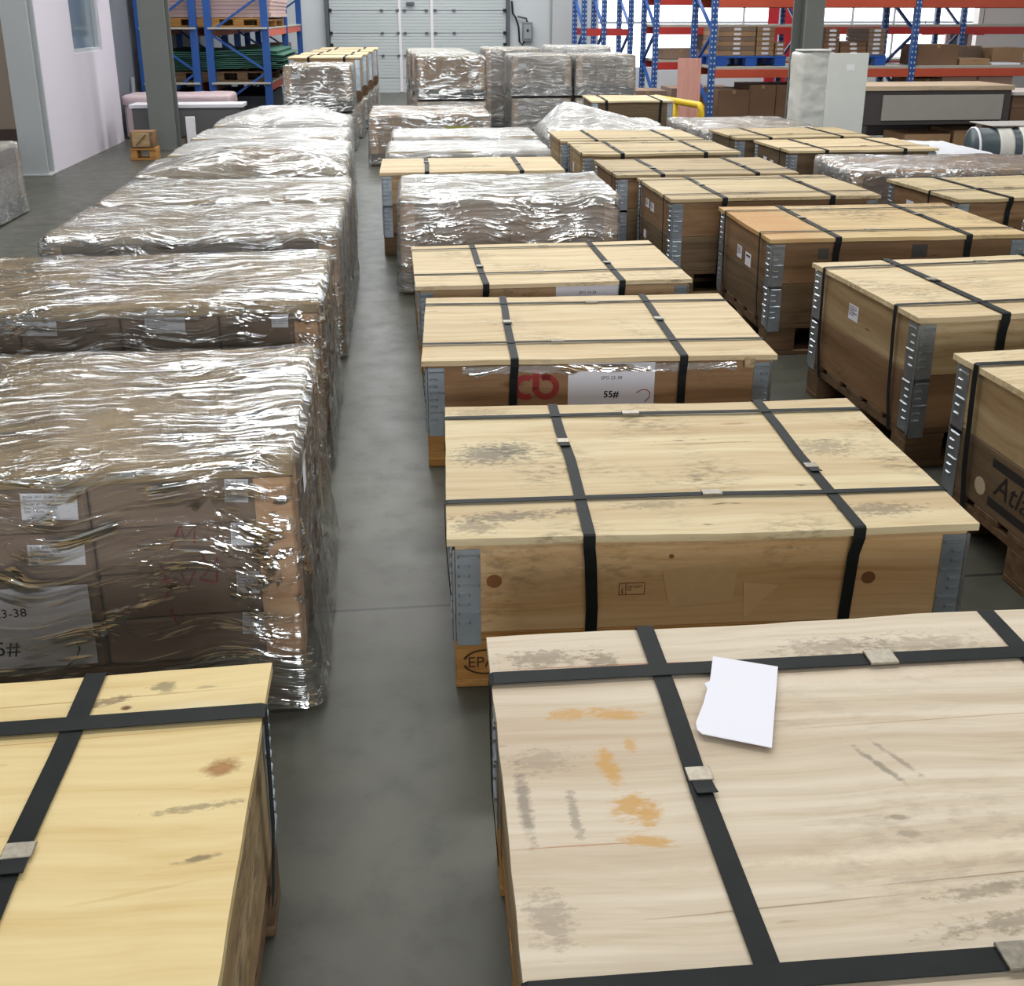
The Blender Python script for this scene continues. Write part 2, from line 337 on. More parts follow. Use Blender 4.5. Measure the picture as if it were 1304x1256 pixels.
def lid_mesh(sx, sy, t, seed, warp=.004):
    nx, ny = 22, 14; v = []; f = []
    def dz(x, y):
        e = max(abs(x) / (sx / 2), abs(y) / (sy / 2)) ** 6
        return warp * noise.noise(Vector((x * 2.4, y * 2.4, seed * 3.7))) * (.4 + e) + warp * .4 * noise.noise(Vector((x * 9, y * 9, seed)))
    for k in (0, 1):
        for j in range(ny + 1):
            for i in range(nx + 1):
                x = -sx / 2 + sx * i / nx; y = -sy / 2 + sy * j / ny
                ed = .0022 * noise.noise(Vector((x * 14, y * 14, seed + 5)))
                xx = x + (ed if i in (0, nx) else 0); yy = y + (ed if j in (0, ny) else 0)
                v.append((xx, yy, dz(x, y) + k * t))
    N = (nx + 1) * (ny + 1); I = lambda i, j, k: k * N + j * (nx + 1) + i
    for j in range(ny):
        for i in range(nx):
            f.append((I(i, j, 1), I(i + 1, j, 1), I(i + 1, j + 1, 1), I(i, j + 1, 1))); f.append((I(i, j, 0), I(i, j + 1, 0), I(i + 1, j + 1, 0), I(i + 1, j, 0)))
    for i in range(nx):
        f.append((I(i, 0, 0), I(i + 1, 0, 0), I(i + 1, 0, 1), I(i, 0, 1))); f.append((I(i, ny, 0), I(i, ny, 1), I(i + 1, ny, 1), I(i + 1, ny, 0)))
    for j in range(ny):
        f.append((I(0, j, 0), I(0, j, 1), I(0, j + 1, 1), I(0, j + 1, 0))); f.append((I(nx, j, 0), I(nx, j + 1, 0), I(nx, j + 1, 1), I(nx, j, 1)))
    return raw_mesh('lid', v, f)

def crate(label, x, y, rz, top, ncol=2, lid=None, boards=None, pal=None, lw=1.24, ld=.84, straps_x=(-.30, .325), straps_y=(-.27, .30),
          sw=(.03, .022), hinges=True, full=True, seed=0, group=None, z=0.0, name='pallet_crate', loose=1.0):
    root = thing(name, label, 'crate', (x, y, z), rz, group)
    pal = pal or M_pallet_dk; lid = lid or M_lid_old; boards = boards or [M_pine_lt, M_pine_br]
    pz = .15; lt = .018; cz = top - lt - .003; ch = (cz - pz) / ncol
    cw, cd = lw - .03, ld - .03
    p = add_pallet(root, cw, cd, pal, 0, pz, full)
    bt = .02
    for k in range(ncol):
        z0 = pz + k * ch + (.0015 if k else 0); z1 = pz + (k + 1) * ch
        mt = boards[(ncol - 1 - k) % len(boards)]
        for s in (-1, 1):
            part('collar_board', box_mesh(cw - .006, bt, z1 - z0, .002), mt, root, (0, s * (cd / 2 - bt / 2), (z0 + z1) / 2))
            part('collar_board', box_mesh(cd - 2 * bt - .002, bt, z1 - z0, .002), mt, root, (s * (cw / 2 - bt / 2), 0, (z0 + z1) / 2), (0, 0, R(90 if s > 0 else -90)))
        if hinges:
            hm = get_hinge(ch - .012)
            for q, (sx, sy) in enumerate(((-1, -1), (1, -1), (1, 1), (-1, 1))):
                part('corner_hinge', hm, M_steel, root, (sx * (cw / 2 + .0004), sy * (cd / 2 + .0004), z0 + .003), (0, 0, R(90 * q)))
    l = part('lid', lid_mesh(lw, ld, lt, seed), lid, root, (0, 0, cz + .004))
    tz = cz + .004 + lt + .005
    rs = random.Random(seed)
    for sx_ in straps_x:                                    # straps running front to back
        e = ld / 2 + .004; c = cd / 2 + .006; j = rs.uniform(-.012, .012)
        path = [(sx_ + j, -c + .008, .105), (sx_ + j, -c - .002, pz + .06), (sx_ + j * .5, -c - .003, cz - .05), (sx_, -e, cz - .004), (sx_, -e, tz - .003), (sx_, -e + .006, tz)]
        path += [(sx_ + j * .3, -ld / 4, tz), (sx_ + j * .6, 0, tz + .001), (sx_, ld / 4, tz)]
        path += [(sx_, e - .006, tz), (sx_, e, tz - .003), (sx_, e, cz - .004), (sx_, c + .003, cz - .05), (sx_, c, .105)]
        st = part('strap', band(path, (-1, 0, 0), sw[0]), M_strap, root)
        yy = rs.uniform(-.1, .14) * loose
        bx('seal_clip', M_seal, st, sx_ - sw[0] / 2 - .003, sx_ + sw[0] / 2 + .003, yy - .014, yy + .014, tz - .0005, tz + .0035, .001)
        tl = band([(sx_, yy - .014, tz + .0022), (sx_ + .001, yy - .03, tz + .003), (sx_ + .002, yy - .042, tz + .005)], (1, 0, 0), sw[0] * .98, .0014)
        part('strap_tail', tl, M_strap, st)
    for sy_ in straps_y:                                    # straps running side to side
        e = lw / 2 + .004; c = cw / 2 + .006; j = rs.uniform(-.02, .02) * loose; tz2 = tz + .0022
        path = [(-c, sy_ + j, .105), (-c - .010, sy_ + j * .6, pz + .1), (-c - .012, sy_, cz - .07), (-e, sy_, cz - .004), (-e, sy_, tz2 - .003), (-e + .008, sy_, tz2)]
        path += [(-lw / 4, sy_ + j * .25, tz2), (0, sy_ + j * .4, tz2), (lw / 4, sy_ - j * .2, tz2)]
        path += [(e - .008, sy_, tz2), (e, sy_, tz2 - .003), (e, sy_, cz - .004), (c + .012, sy_, cz - .07), (c + .01, sy_, pz + .1), (c, sy_, .105)]
        st = part('strap', band(path, (0, 1, 0), sw[1]), M_strap, root)
        xx = rs.uniform(-.15, .1)
        bx('seal_clip', M_seal, st, xx - .025, xx + .025, sy_ + j * .4 - sw[1] / 2 - .003, sy_ + j * .4 + sw[1] / 2 + .003, tz2 - .0005, tz2 + .0045, .001)
    root['cz'] = cz; root['cw'] = cw; root['cd'] = cd
    return root

def label_front(root, x, z, sx, sz, y, txt=None, tsize=.008, mat=None, tilt=0.0, name='paper_label'):
    """paper on the face towards -Y of a thing; x,z = centre in the thing's frame"""
    p = part(name, box_mesh(sx, .0008, sz, 0), mat or M_paper, root, (x, y - .0006, z), (0, R(tilt), 0))
    if txt: text_part(txt, tsize, M_ink_grey, p, (-sx / 2 + sx * .05, -.0007, sz / 2 - tsize * 1.3), (R(90), 0, 0))
    return p
def label_left(root, y, z, sy, sz, x, txt=None, tsize=.008, mat=None, tilt=0.0):
    p = part('paper_label', box_mesh(.0008, sy, sz, 0), mat or M_paper, root, (x - .0006, y, z), (R(tilt), 0, 0))
    if txt: text_part(txt, tsize, M_ink_grey, p, (-.0007, sy / 2 - sy * .06, sz / 2 - tsize * 1.3), (R(90), 0, R(-90)))
    return p
LBL = 'P/O#: SPO 23-38\nDescription: Panel\nModel: 87120\nSize: 1220*9000MM\nQty: 2 Rolls'

# ------------------------------------------------------------------ stretch film shell
def film_mesh(sx, sy, z0, z1, nx, ny, nz, amp, seed, topf=None, flare=.0, rnd=.03):
    idx = {}; v = []; f = []
    def P(i, j, k):
        key = (i, j, k)
        if key in idx: return idx[key]
        x = -sx / 2 + sx * i / nx; y = -sy / 2 + sy * j / ny; u = k / nz
        z = z0 + (z1 - z0) * u
        nrm = Vector((-1 if i == 0 else 1 if i == nx else 0, -1 if j == 0 else 1 if j == ny else 0, 1 if k == nz else 0))
        nrm.normalize()
        fl = flare * (1 - u) ** 2
        pos = Vector((x + (fl if i == nx else -fl if i == 0 else 0), y + (fl if j == ny else -fl if j == 0 else 0), z))
        cnt = sum(1 for c in nrm if c)
        if cnt > 1: pos -= nrm * rnd * (.55 if cnt == 2 else .9)
        a = noise.noise(Vector((x * 3 + seed, y * 7, z * 9))) * .6 + noise.noise(Vector((x * 7, y * 22 + seed, z * 26))) * .6 + .45 * abs(noise.noise(Vector((x * 16, y * 38, z * 40 + seed))))
        pos += nrm * amp * max(-.35, a)
        if k == nz and topf:
            pos.z += topf(x, y)
        elif topf and k > nz * .8: pos.z += topf(x, y) * (u - .8) / .2 * .8
        idx[key] = len(v); v.append(pos); return idx[key]
    for k in range(nz):
        for i in range(nx):
            f.append((P(i, 0, k), P(i + 1, 0, k), P(i + 1, 0, k + 1), P(i, 0, k + 1))); f.append((P(i, ny, k), P(i, ny, k + 1), P(i + 1, ny, k + 1), P(i + 1, ny, k)))
        for j in range(ny):
            f.append((P(0, j, k), P(0, j, k + 1), P(0, j + 1, k + 1), P(0, j + 1, k))); f.append((P(nx, j, k), P(nx, j + 1, k), P(nx, j + 1, k + 1), P(nx, j, k + 1)))
    for j in range(ny):
        for i in range(nx): f.append((P(i, j, nz), P(i + 1, j, nz), P(i + 1, j + 1, nz), P(i, j + 1, nz)))
    return raw_mesh('film', v, f, True)

def wrapped(label, x, y, rz, sx, sy, top, z=0.0, cols=2, layers=4, mat=None, card=None, topmat=None, res=1.0, amp=.008, seed=0, tent=None, flare=.012,
            posts=True, group=None, name='wrapped_load', lip=.012, dark_base=False, pallet=True, skirt=0.02):
    root = thing(name, label, 'wrapped pallet', (x, y, z), rz, group)
    card = card or M_card_gr
    ph = .13
    add_pallet(root, sx - .04, sy - .04, M_pallet_dk if not dark_base else M_dark, 0, ph, False)
    tt = .04; ct = top - tt
    if posts:
        for a in (-1, 1):
            for b in (-1, 1):
                m = MB(); X = a * (sx / 2 - .012); Y = b * (sy / 2 - .012)
                m.box(min(X, X - a * .085), max(X, X - a * .085), min(Y, Y - b * .008), max(Y, Y - b * .008), ph, ct); m.box(min(X, X - a * .008), max(X, X - a * .008), min(Y, Y - b * .07), max(Y, Y - b * .07), ph, ct)
                part('edge_post', m.mesh(), M_post, root)
    iw, idp = sx - .05, sy - .05
    rr = random.Random(seed)
    for k in range(layers):
        z0 = ph + (ct - ph) * k / layers; z1 = ph + (ct - ph) * (k + 1) / layers
        for i in range(cols):
            x0 = -iw / 2 + iw * i / cols; x1 = x0 + iw / cols
            bx('carton', card, root, x0 + .002, x1 - .002, -idp / 2 + rr.uniform(0, .006), idp / 2, z0 + .001, z1 - .0005, .006)
    bx('top_board', topmat or M_card_top, root, -sx / 2 + lip, sx / 2 - lip, -sy / 2 + lip, sy / 2 - lip, ct + .001, top - .002, .004)
    topf = None
    if tent:
        bxs = []
        for (cx, cy, w_, d_, h_) in tent:
            if h_ > .02: bx('carton' if w_ > .08 else 'prop_board', M_card, root, cx - w_ / 2, cx + w_ / 2, cy - d_ / 2, cy + d_ / 2, top, top + h_ - .006, .005)
            bxs.append((cx, cy, w_, d_, h_))
        def topf(px, py):
            best = 0
            for (cx, cy, w_, d_, h_) in bxs:
                ddx = max(0, abs(px - cx) - w_ / 2 - .02) / max(.05, (sx / 2 - w_ / 2 - abs(cx) * (1 if (px - cx) * cx > 0 else -1)))
                ddy = max(0, abs(py - cy) - d_ / 2 - .02) / max(.05, (sy / 2 - d_ / 2))
                best = max(best, h_ * max(0, 1 - max(ddx, ddy, math.hypot(ddx, ddy) * .9)))
            return best
    n = lambda s: max(4, int(s / .03 * res))
    fm = film_mesh(sx, sy, skirt, top + .006, n(sx), n(sy), n(top), amp, seed * 1.7, topf, flare)
    part('film_wrap', fm, mat or M_film, root)
    return root

# ================================================================== the setting
def concrete():
    t = NT('concrete_floor'); tc = t.n('TexCoord')
    co = tc.outputs['Object']
    n1 = t.n('TexNoise', {'Vector': co, 'Scale': 1.3, 'Detail': 5.0, 'Roughness': .6}); n2 = t.n('TexNoise', {'Vector': co, 'Scale': 9.0, 'Detail': 6.0, 'Roughness': .65})
    n3 = t.n('TexNoise', {'Vector': co, 'Scale': 2.6, 'Detail': 3.0})
    c = t.mix(S(66, 67, 58), S(94, 94, 85), t.ramp(n1.outputs[0], .3, .7))
    c = t.mix(c, S(58, 59, 54), t.math('MULTIPLY', t.ramp(n2.outputs[0], .5, .72), .5))
    c = t.mix(c, S(52, 50, 44), t.math('MULTIPLY', t.ramp(n3.outputs[0], .50, .70), .6))
    sp = t.n('SeparateXYZ', {0: co})
    for ax, off in ((0, .05), (1, -1.2)):
        q = t.math('ABSOLUTE', t.math('SUBTRACT', t.math('FRACT', t.math('ADD', t.math('MULTIPLY', sp.outputs[ax], 1 / 6.0), off + .5)), .5))
        c = t.mix(c, S(34, 34, 31), t.math('MULTIPLY', t.ramp(q, .0013, .0007), .8))
    rg = t.math('ADD', .27, t.math('MULTIPLY', n2.outputs[0], .26))
    b = t.n('Bump', {'Height': n2.outputs[0], 'Strength': .08, 'Distance': .01})
    return t.fin(t.n('BsdfPrincipled', {'Base Color': c, 'Roughness': rg, 'Normal': b, 'Specular IOR Level': .42}))
M_floor = concrete()
M_wall = plain('wall_panel', S(206, 212, 216), .6, var=.03, vscale=1)
M_wall_g = plain('wall_grey', S(134, 138, 148), .6, var=.05, vscale=1)
M_beige = plain('wall_beige', S(176, 160, 142), .6, var=.03, vscale=1)
M_lav = plain('wall_white', S(222, 216, 228), .6, var=.02, vscale=1)
M_ceil = plain('ceiling_panel', S(120, 122, 124), .7)
M_pane = plain('bright_daylight_pane', (.96, .98, 1, 1), .3, emit=4.0)
M_frame = plain('window_frame', S(190, 194, 200), .5)
M_gate = plain('gate_panel', S(186, 194, 196), .45, var=.03, vscale=2)
M_gate_d = plain('gate_rail', S(92, 98, 102), .4, .5)

struct(bx('floor', M_floor, None, -9, 14, -8, 22.6, -.2, 0, 0))
struct(bx('ceiling', M_ceil, None, -9, 14, -8, 22.6, 7.5, 7.7, 0))
struct(bx('wall_left', M_wall, None, -9.2, -9, -8, 22.6, 0, 7.5, 0))
struct(bx('wall_right', M_wall, None, 14, 14.2, -8, 22.6, 0, 7.5, 0))
struct(bx('wall_front', M_wall, None, -9, 14, -8.2, -8, 0, 7.5, 0))
m = MB()
for a in ((-9, -1.42, 0, 7.5), (-1.42, 2.3, 3.6, 7.5), (2.3, 4.1, 0, 7.5), (4.1, 12.4, 0, .42), (4.1, 12.4, 3.3, 7.5), (8.3, 8.7, .42, 3.3), (12.4, 14, 0, 7.5)):
    m.box(a[0], a[1], 22.35, 22.6, a[2], a[3])
m.box(-1.42, 2.3, 22.45, 22.6, 0, 3.6)  # unseen backing added behind the gate to block light leaking through its seams
struct(part('wall_back', m.mesh(), M_wall))
def window(n, x0, x1, z0, z1, cols, rows):
    m = MB(); y = 22.42; t = .03
    for (a, b, c_, d) in ((x0, x1, z0, z0 + .06), (x0, x1, z1 - .06, z1), (x0, x0 + .06, z0, z1), (x1 - .06, x1, z0, z1)): m.box(a, b, y - t, y + t, c_, d)
    f = struct(part('window_%d' % n, m.mesh(), M_frame))
    for i in range(1, cols): bx('mullion', M_frame, f, x0 + (x1 - x0) * i / cols - .025, x0 + (x1 - x0) * i / cols + .025, y - .025, y + .025, z0, z1)
    for j in range(1, rows): bx('transom', M_frame, f, x0, x1, y - .02, y + .02, z0 + (z1 - z0) * j / rows - .02, z0 + (z1 - z0) * j / rows + .02)
    for i in range(cols):
        for j in range(rows):
            bx('pane', M_pane, f, x0 + (x1 - x0) * i / cols + .03, x0 + (x1 - x0) * (i + 1) / cols - .03, y + .005, y + .015, z0 + (z1 - z0) * j / rows + .03, z0 + (z1 - z0) * (j + 1) / rows - .03, 0)
window(1, 4.1, 8.3, .42, 3.3, 4, 3); window(2, 8.7, 12.4, .42, 3.3, 4, 3)
# sectional gate
g = struct(bpy.data.objects.new('door_1', None)); C.objects.link(g); g.location = (0, 22.3, 0)
seams = [0, .30, .74, 1.18, 1.62, 2.06, 2.5, 2.94, 3.38, 3.6]
for k in range(len(seams) - 1):
    z0, z1 = seams[k] + .004, seams[k + 1] - .004; n = max(2, int((z1 - z0) / .06)); v = []; f = []
    prof = []
    for i in range(n):
        a = z0 + (z1 - z0) * i / n; b = z0 + (z1 - z0) * (i + 1) / n
        prof += [(0, a), (0, b - .012), (.006, b - .008), (.006, b - .002)]
    prof.append((0, z1))
    for (yy, zz) in prof: v += [(-1.34, yy, zz), (2.22, yy, zz)]
    v += [(-1.34, .05, z1), (2.22, .05, z1), (-1.34, .05, z0), (2.22, .05, z0)]
    L = len(prof) + 2
    f = [(2 * i, 2 * i + 1, 2 * i + 3, 2 * i + 2) for i in range(L - 1)]
    part('gate_section', raw_mesh('sec', v, f), M_gate, g)
for x in (-.3, .02, .16, .60, .78, 1.16):
    for z in (.74, 1.18, 1.62, 2.06): bx('hinge', M_gate_d, g, x - .03, x + .03, -.03, .0, z - .02, z + .02)
for x in (.06, .71):
    bx('pass_door_frame', M_white, g, x - .03, x + .03, -.02, 0, .02, 2.1)
m = MB(); m.box(.2, .36, -.05, 0, 1.72, 1.78); m.box(.24, .28, -.09, -.05, 1.73, 1.77); part('handle', m.mesh(), M_gate_d, g)
for x in (-1.39, 2.26):
    bx('guide_rail', M_gate_d, g, x - .035, x + .035, -.09, .03, 0, 3.6)
    for z in (.5, .95, 1.18, 1.62, 2.06): bx('roller_bracket', M_dark, g, x + (.03 if x < 0 else -.1), x + (.1 if x < 0 else -.03), -.05, -.01, z - .03, z + .03)
# left office partition
m = MB(); m.box(-3.64, -3.5, 11.1, 12.25, 0, 5); m.box(-3.64, -3.5, 13.4, 13.95, 0, 5); m.box(-3.64, -3.5, 12.25, 13.4, 0, 1.13); m.box(-3.64, -3.5, 12.25, 13.4, 2.6, 5)
struct(part('wall_office', m.mesh(), M_lav))
m = MB()
for a in ((12.25, 13.4, 1.13, 1.17), (12.25, 13.4, 2.56, 2.6), (12.25, 12.29, 1.17, 2.56), (13.36, 13.4, 1.17, 2.56)): m.box(-3.6, -3.52, *a)
wd = struct(part('window_3', m.mesh(), M_frame))
bx('pane', plain('office_glass', S(120, 136, 146), .08, spec=.8), wd, -3.58, -3.57, 12.28, 13.37, 1.16, 2.57, 0)
struct(bx('wall_side', M_wall_g, None, -3.85, -3.66, 13.95, 22.3, 0, 5, 0))
struct(bx('wall_room', M_beige, None, -9, -3.7, 14.0, 14.15, 0, 5, 0))
struct(bx('baseboard_room', plain('dark_skirting', S(92, 76, 72), .5), None, -9, -3.86, 13.96, 14.0, .0, .16, 0))

# ================================================================== crates: row to the right of the aisle
# 1 nearest
c1 = crate('nearest strapped crate, pinkish plywood lid with glue stains under the torn paper', .735, 1.18, -1.2, .475, 1, M_lid1, [M_pine_lt], M_pallet, straps_x=(-.335, .305), straps_y=(-.305, .285), sw=(.031, .032), seed=1, loose=.3)
c1.location.z = 0
# torn sheet of paper on it
v = [(-.050, -.103, 0), (.054, -.106, 0), (.054, .02, .001), (.054, .106, 0), (-.054, .106, 0), (-.052, .035, 0), (-.060, .022, .002), (-.054, .012, 0), (-.056, -.03, .001), (-.062, -.08, .001), (-.058, -.097, .001)]
n0 = len(v); v = v + [(a, b, c_ + .0012) for a, b, c_ in v]
f = [tuple(range(n0))[::-1], tuple(range(n0, 2 * n0))] + [(i, (i + 1) % n0, n0 + (i + 1) % n0, n0 + i) for i in range(n0)]
tag(part('torn_paper', raw_mesh('paper', v, f), plain('torn_sheet', S(230, 230, 240), .55), None, (.513, 1.376, .4855), (0, 0, R(-22))), 'torn blank sheet of white paper lying on the nearest plywood lid', 'paper')
# 2
M_front2 = wood('pine_front_board', S(222, 188, 142), S(206, 168, 118), S(176, 130, 82), grain=(.8, 30, 30), dirt=.45, knots=.3, tone=.7, rough=.4, spec=.5)
c2 = crate('strapped crate with smudged lid and clean pine front, right behind the nearest crate', .71, 2.51, -2.3, .40, 1, M_lid2, [M_front2], M_pallet, straps_x=(-.295, .335), straps_y=(-.235, .32), sw=(.028, .02), seed=2)
FY = -.405
for x, z, r in ((-.512, .285, .018), (.375, .262, .017), (-.10, .335, .006)):
    mm = MB(); mm.tube([(0, 0, 0), (0, -.0012, 0)], 1, 16); me = mm.mesh()
    k = part('knot', me, plain('knot_%d' % int(x * 100), S(134, 88, 52), .6, var=.35, vscale=40), c2, (x, FY, z)); k.scale = (r, 1, r * .95)
m = MB(); sx_, sz_, t_ = .062, .032, .0015
for a in ((-sx_ / 2, sx_ / 2, -sz_ / 2, -sz_ / 2 + t_), (-sx_ / 2, sx_ / 2, sz_ / 2 - t_, sz_ / 2), (-sx_ / 2, -sx_ / 2 + t_, -sz_ / 2, sz_ / 2), (sx_ / 2 - t_, sx_ / 2, -sz_ / 2, sz_ / 2), (-.015, -.0135, -sz_ / 2, sz_ / 2)): m.box(a[0], a[1], -.0006, 0, a[2], a[3])
sp = part('heat_stamp', m.mesh(), M_stamp, c2, (-.19, FY, .253))
text_part('CN-12207\nHT', .0082, M_stamp, sp, (-.011, -.0007, .003), (R(90), 0, 0)); text_part('IPPC', .008, M_stamp, sp, (-.019, -.0007, -.012), (R(90), R(-90), 0))
M_tape = plain('pale_tape', S(214, 180, 134), .4, var=.08, vscale=20)
for q, pts in enumerate(([(-.12, .30), (.06, .315), (.05, .21), (-.10, .20)], [(.075, .26), (.16, .25), (.12, .21), (.09, .165), (.08, .17)])):
    n0 = len(pts); v = [(a, FY - .0008, b) for a, b in pts] + [(a, FY - .0012, b) for a, b in pts]
    part('tape_scrap', raw_mesh('tape', v, [tuple(range(n0)), tuple(range(n0, 2 * n0))[::-1]] + [(i, n0 + i, n0 + (i + 1) % n0, (i + 1) % n0) for i in range(n0)]), M_tape, c2)
def epal(root, x, y, z, s):
    m = MB(); n = 28
    for a0, a1 in ((15, 165), (195, 345)):
        pts = [(math.cos(R(a0 + (a1 - a0) * i / n)) * s, 0, math.sin(R(a0 + (a1 - a0) * i / n)) * s * .62) for i in range(n + 1)]
        v = []; f = []
        for p in pts:
            for q in (.93, 1.07): v.append((p[0] * q, 0, p[2] * q))
        f = [(2 * i, 2 * i + 1, 2 * i + 3, 2 * i + 2) for i in range(n)]
        m.add(v, f)
    o = part('branded_oval', m.mesh(), M_burn, root, (x, y - .0008, z))
    text_part('EPAL', s * .78, M_burn, o, (0, -.0004, -s * .26), (R(90), 0, 0), 'CENTER')
epal(c2, -.533, -.405, .070, .052)
# 3
M_front3 = wood('pine_front_brown', S(172, 138, 104), S(152, 118, 86), S(118, 88, 60), grain=(.9, 28, 28), dirt=.7, knots=.7, tone=.75, rough=.45)
c3 = crate('strapped crate with red round stencil and white 55# sheet on its front', .685, 3.80, -2.6, .40, 1, M_lid, [M_front3], M_pallet, straps_x=(-.30, .29), straps_y=(-.24, .30), sw=(.028, .018), seed=3)
pp = part('paper_sheet', box_mesh(.305, .0008, .165, 0), M_paper, c3, (.04, FY - .0006, .295))
text_part('SPO 23-38', .017, M_ink, pp, (.0, -.0007, .022), (R(90), 0, 0), 'CENTER'); text_part('55#', .034, M_ink, pp, (0, -.0007, -.045), (R(90), 0, 0), 'CENTER', bold=.0008)
m = MB(); m.tube([(.09, 0, -.03), (.105, 0, -.02), (.125, 0, -.018), (.138, 0, -.03), (.136, 0, -.048), (.12, 0, -.065)], .0017, 5); part('pen_mark', m.mesh(), M_marker, pp, (0, -.001, 0))
def arc(m, cx, cz, r, w_, a0, a1, n=24):
    v = []
    for i in range(n + 1):
        a = R(a0 + (a1 - a0) * i / n)
        for q in (r - w_ / 2, r + w_ / 2): v.append((cx + math.cos(a) * q, 0, cz + math.sin(a) * q))
    m.add(v, [(2 * i, 2 * i + 1, 2 * i + 3, 2 * i + 2) for i in range(n)])
m = MB(); arc(m, .035, 0, .036, .022, -180, 118); arc(m, -.035, 0, .036, .022, 60, 300)
m.add([(-.012, 0, .062), (.012, 0, .062), (.012, 0, 0), (-.012, 0, -.02)], [(0, 3, 2, 1)]); m.add([(.022, 0, .046), (.05, 0, .046), (.05, 0, .026), (.022, 0, .026)], [(0, 3, 2, 1)])
part('red_logo', m.mesh(), M_red, c3, (-.225, FY - .0008, .293))
# torn film left under the lid edge
n = 60; v = []; f = []
for i in range(n + 1):
    x = -.48 + .96 * i / n; d = .028 + .016 * noise.noise(Vector((x * 13, 2, 1))) + .006 * noise.noise(Vector((x * 60, 2, 1)))
    for q in range(4): v.append((x, FY - .004 - .007 * abs(noise.noise(Vector((x * 45, q * 3.1, 7)))), .374 - d * q / 3))
f = [(i * 4 + q, i * 4 + q + 1, i * 4 + q + 5, i * 4 + q + 4) for i in range(n) for q in range(3)]
part('film_remnant', raw_mesh('rem', v, f, True), M_film_dense, c3)
bx('lid_splinter', M_pine_lt, c3, .505, .54, -.428, -.415, .355, .395)
# 4
c4 = crate('low strapped crate with white sheet on front, between the 55# crate and wrapped block', .66, 4.87, .5, .40, 1, M_lid, [M_pine], M_pallet, straps_x=(-.31, .30), straps_y=(-.22, .31), sw=(.028, .016), seed=4)
pp = part('paper_sheet', box_mesh(.285, .0008, .13, 0), M_paper, c4, (.145, FY - .0006, .318)); text_part('SPO 23-38', .018, M_ink, pp, (0, -.0007, .025), (R(90), 0, 0), 'CENTER')
# 5 wrapped
w5 = wrapped('densely film-wrapped block with silvery streaked front, beside the aisle', .61, 6.26, -1, 1.27, .86, .56, cols=2, layers=3, mat=M_film_dense, res=1.2, amp=.011, seed=5, card=M_card)
# 6
c6 = crate('strapped crate with pale lid just behind the silvery wrapped block', .47, 7.24, -.8, .55, 2, M_lid, [M_pine, M_pine_br], M_pallet_dk, lw=1.22, ld=.70, seed=6, straps_y=())
# 7, 8, 9 wrapped
wrapped('low film-wrapped load directly behind the pale-lidded aisle crate', .52, 8.33, -.5, 1.26, .74, .55, cols=3, layers=3, seed=7, mat=M_film_white, amp=.014)
wrapped('low film-wrapped load in front of the boxy brown wrapped load', .55, 9.30, 0, 1.26, .68, .55, cols=3, layers=3, seed=8, mat=M_film_white, amp=.014)
w9 = wrapped('boxy brown film-wrapped load at the aisle with a green strip label', .32, 11.85, -.5, 1.30, 1.2, .53, cols=2, layers=3, seed=9, card=M_card, topmat=M_card)
bx('strip_label', plain('green_yellow_print', S(150, 158, 70), .6), w9, .16, .42, -.604, -.603, .37, .41, 0)

# ================================================================== second row of crates
RB = [M_pine_lt, M_pine_br]; RD = [M_pine_dk, M_pine_dk]; RM = [M_pine_br, M_pine_dk]
a1 = crate('grey-brown crate with black script stencil between dark bars, right edge', 2.27, 2.44, 1.5, .56, 2, M_lid, [M_pine_lt, M_pine_dk], M_pallet_dk, seed=11, straps_y=(-.27, .29), sw=(.03, .024))
LX = -.605
for z in (.19, .31): bx('stencil_bar', M_atlas, a1, LX - .0008, LX - .0002, -.30, .17, z - .013, z + .013, 0)
text_part('Atlas', .10, M_atlas, a1, (LX - .0008, .15, .222), (R(90), 0, R(-90)), name='stencil_text', shear=.3)
label_left(a1, .0, .47, .05, .075, LX, LBL, .007)
m = MB(); arc(m, 0, 0, .014, .028, 0, 360, 10); part('chipped_patch', m.mesh(), plain('bare_wood_chip', S(196, 178, 150), .7), a1, (LX - .0008, .215, .215), (0, 0, R(-90)))
a2 = crate('two-tone crate with pale upper and brown lower boards beside the smudged-lid crate', 2.31, 3.665, 3.0, .56, 2, M_lid, [M_pine_lt, M_pine_br], M_pallet_dk, seed=12, straps_y=(-.27, .30), sw=(.032, .02))
label_left(a2, .06, .445, .075, .06, LX, LBL, .008)
M_lid3 = wood('plywood_half_stained', S(214, 192, 146), S(196, 170, 122), S(160, 124, 80), dirt=.9, knots=.2, spots=[(-.52, 0, .27, .6, 0, S(188, 138, 78), .75, .3)])
a3 = crate('crate with orange-stained lid end and two small white labels on its side', 2.28, 4.935, -.6, .56, 2, M_lid3, [M_pine_br, M_pine_dk], M_pallet_dk, seed=13, straps_y=(-.28, .28), sw=(.03, .016))
label_left(a3, .06, .40, .075, .062, LX, LBL, .008); p_ = label_left(a3, -.08, .39, .085, .065, LX)
for q in range(2): bx('barcode', M_ink, p_, -.0009, -.0004, -.03 + .02 * q, .03 + -.04 * q, .012 - .03 * q, .022 - .03 * q, 0)
for x, wq, hq in ((.1, .075, .06), (-.36, .05, .05)):
    bx('tape_patch', plain('dark_tape', S(70, 70, 66), .5, var=.2), a3, x - wq / 2, x + wq / 2, FY - .0012, FY - .0003, .46, .46 + hq, 0)
a4 = crate('dark-sided crate with bright hinges beside the silvery wrapped block', 2.075, 6.03, 1.0, .56, 2, M_lid_old, [M_pine_br, M_pine_dk], M_pallet_dk, lw=1.22, ld=.80, seed=14, straps_y=(-.26, .28), sw=(.03, .014))
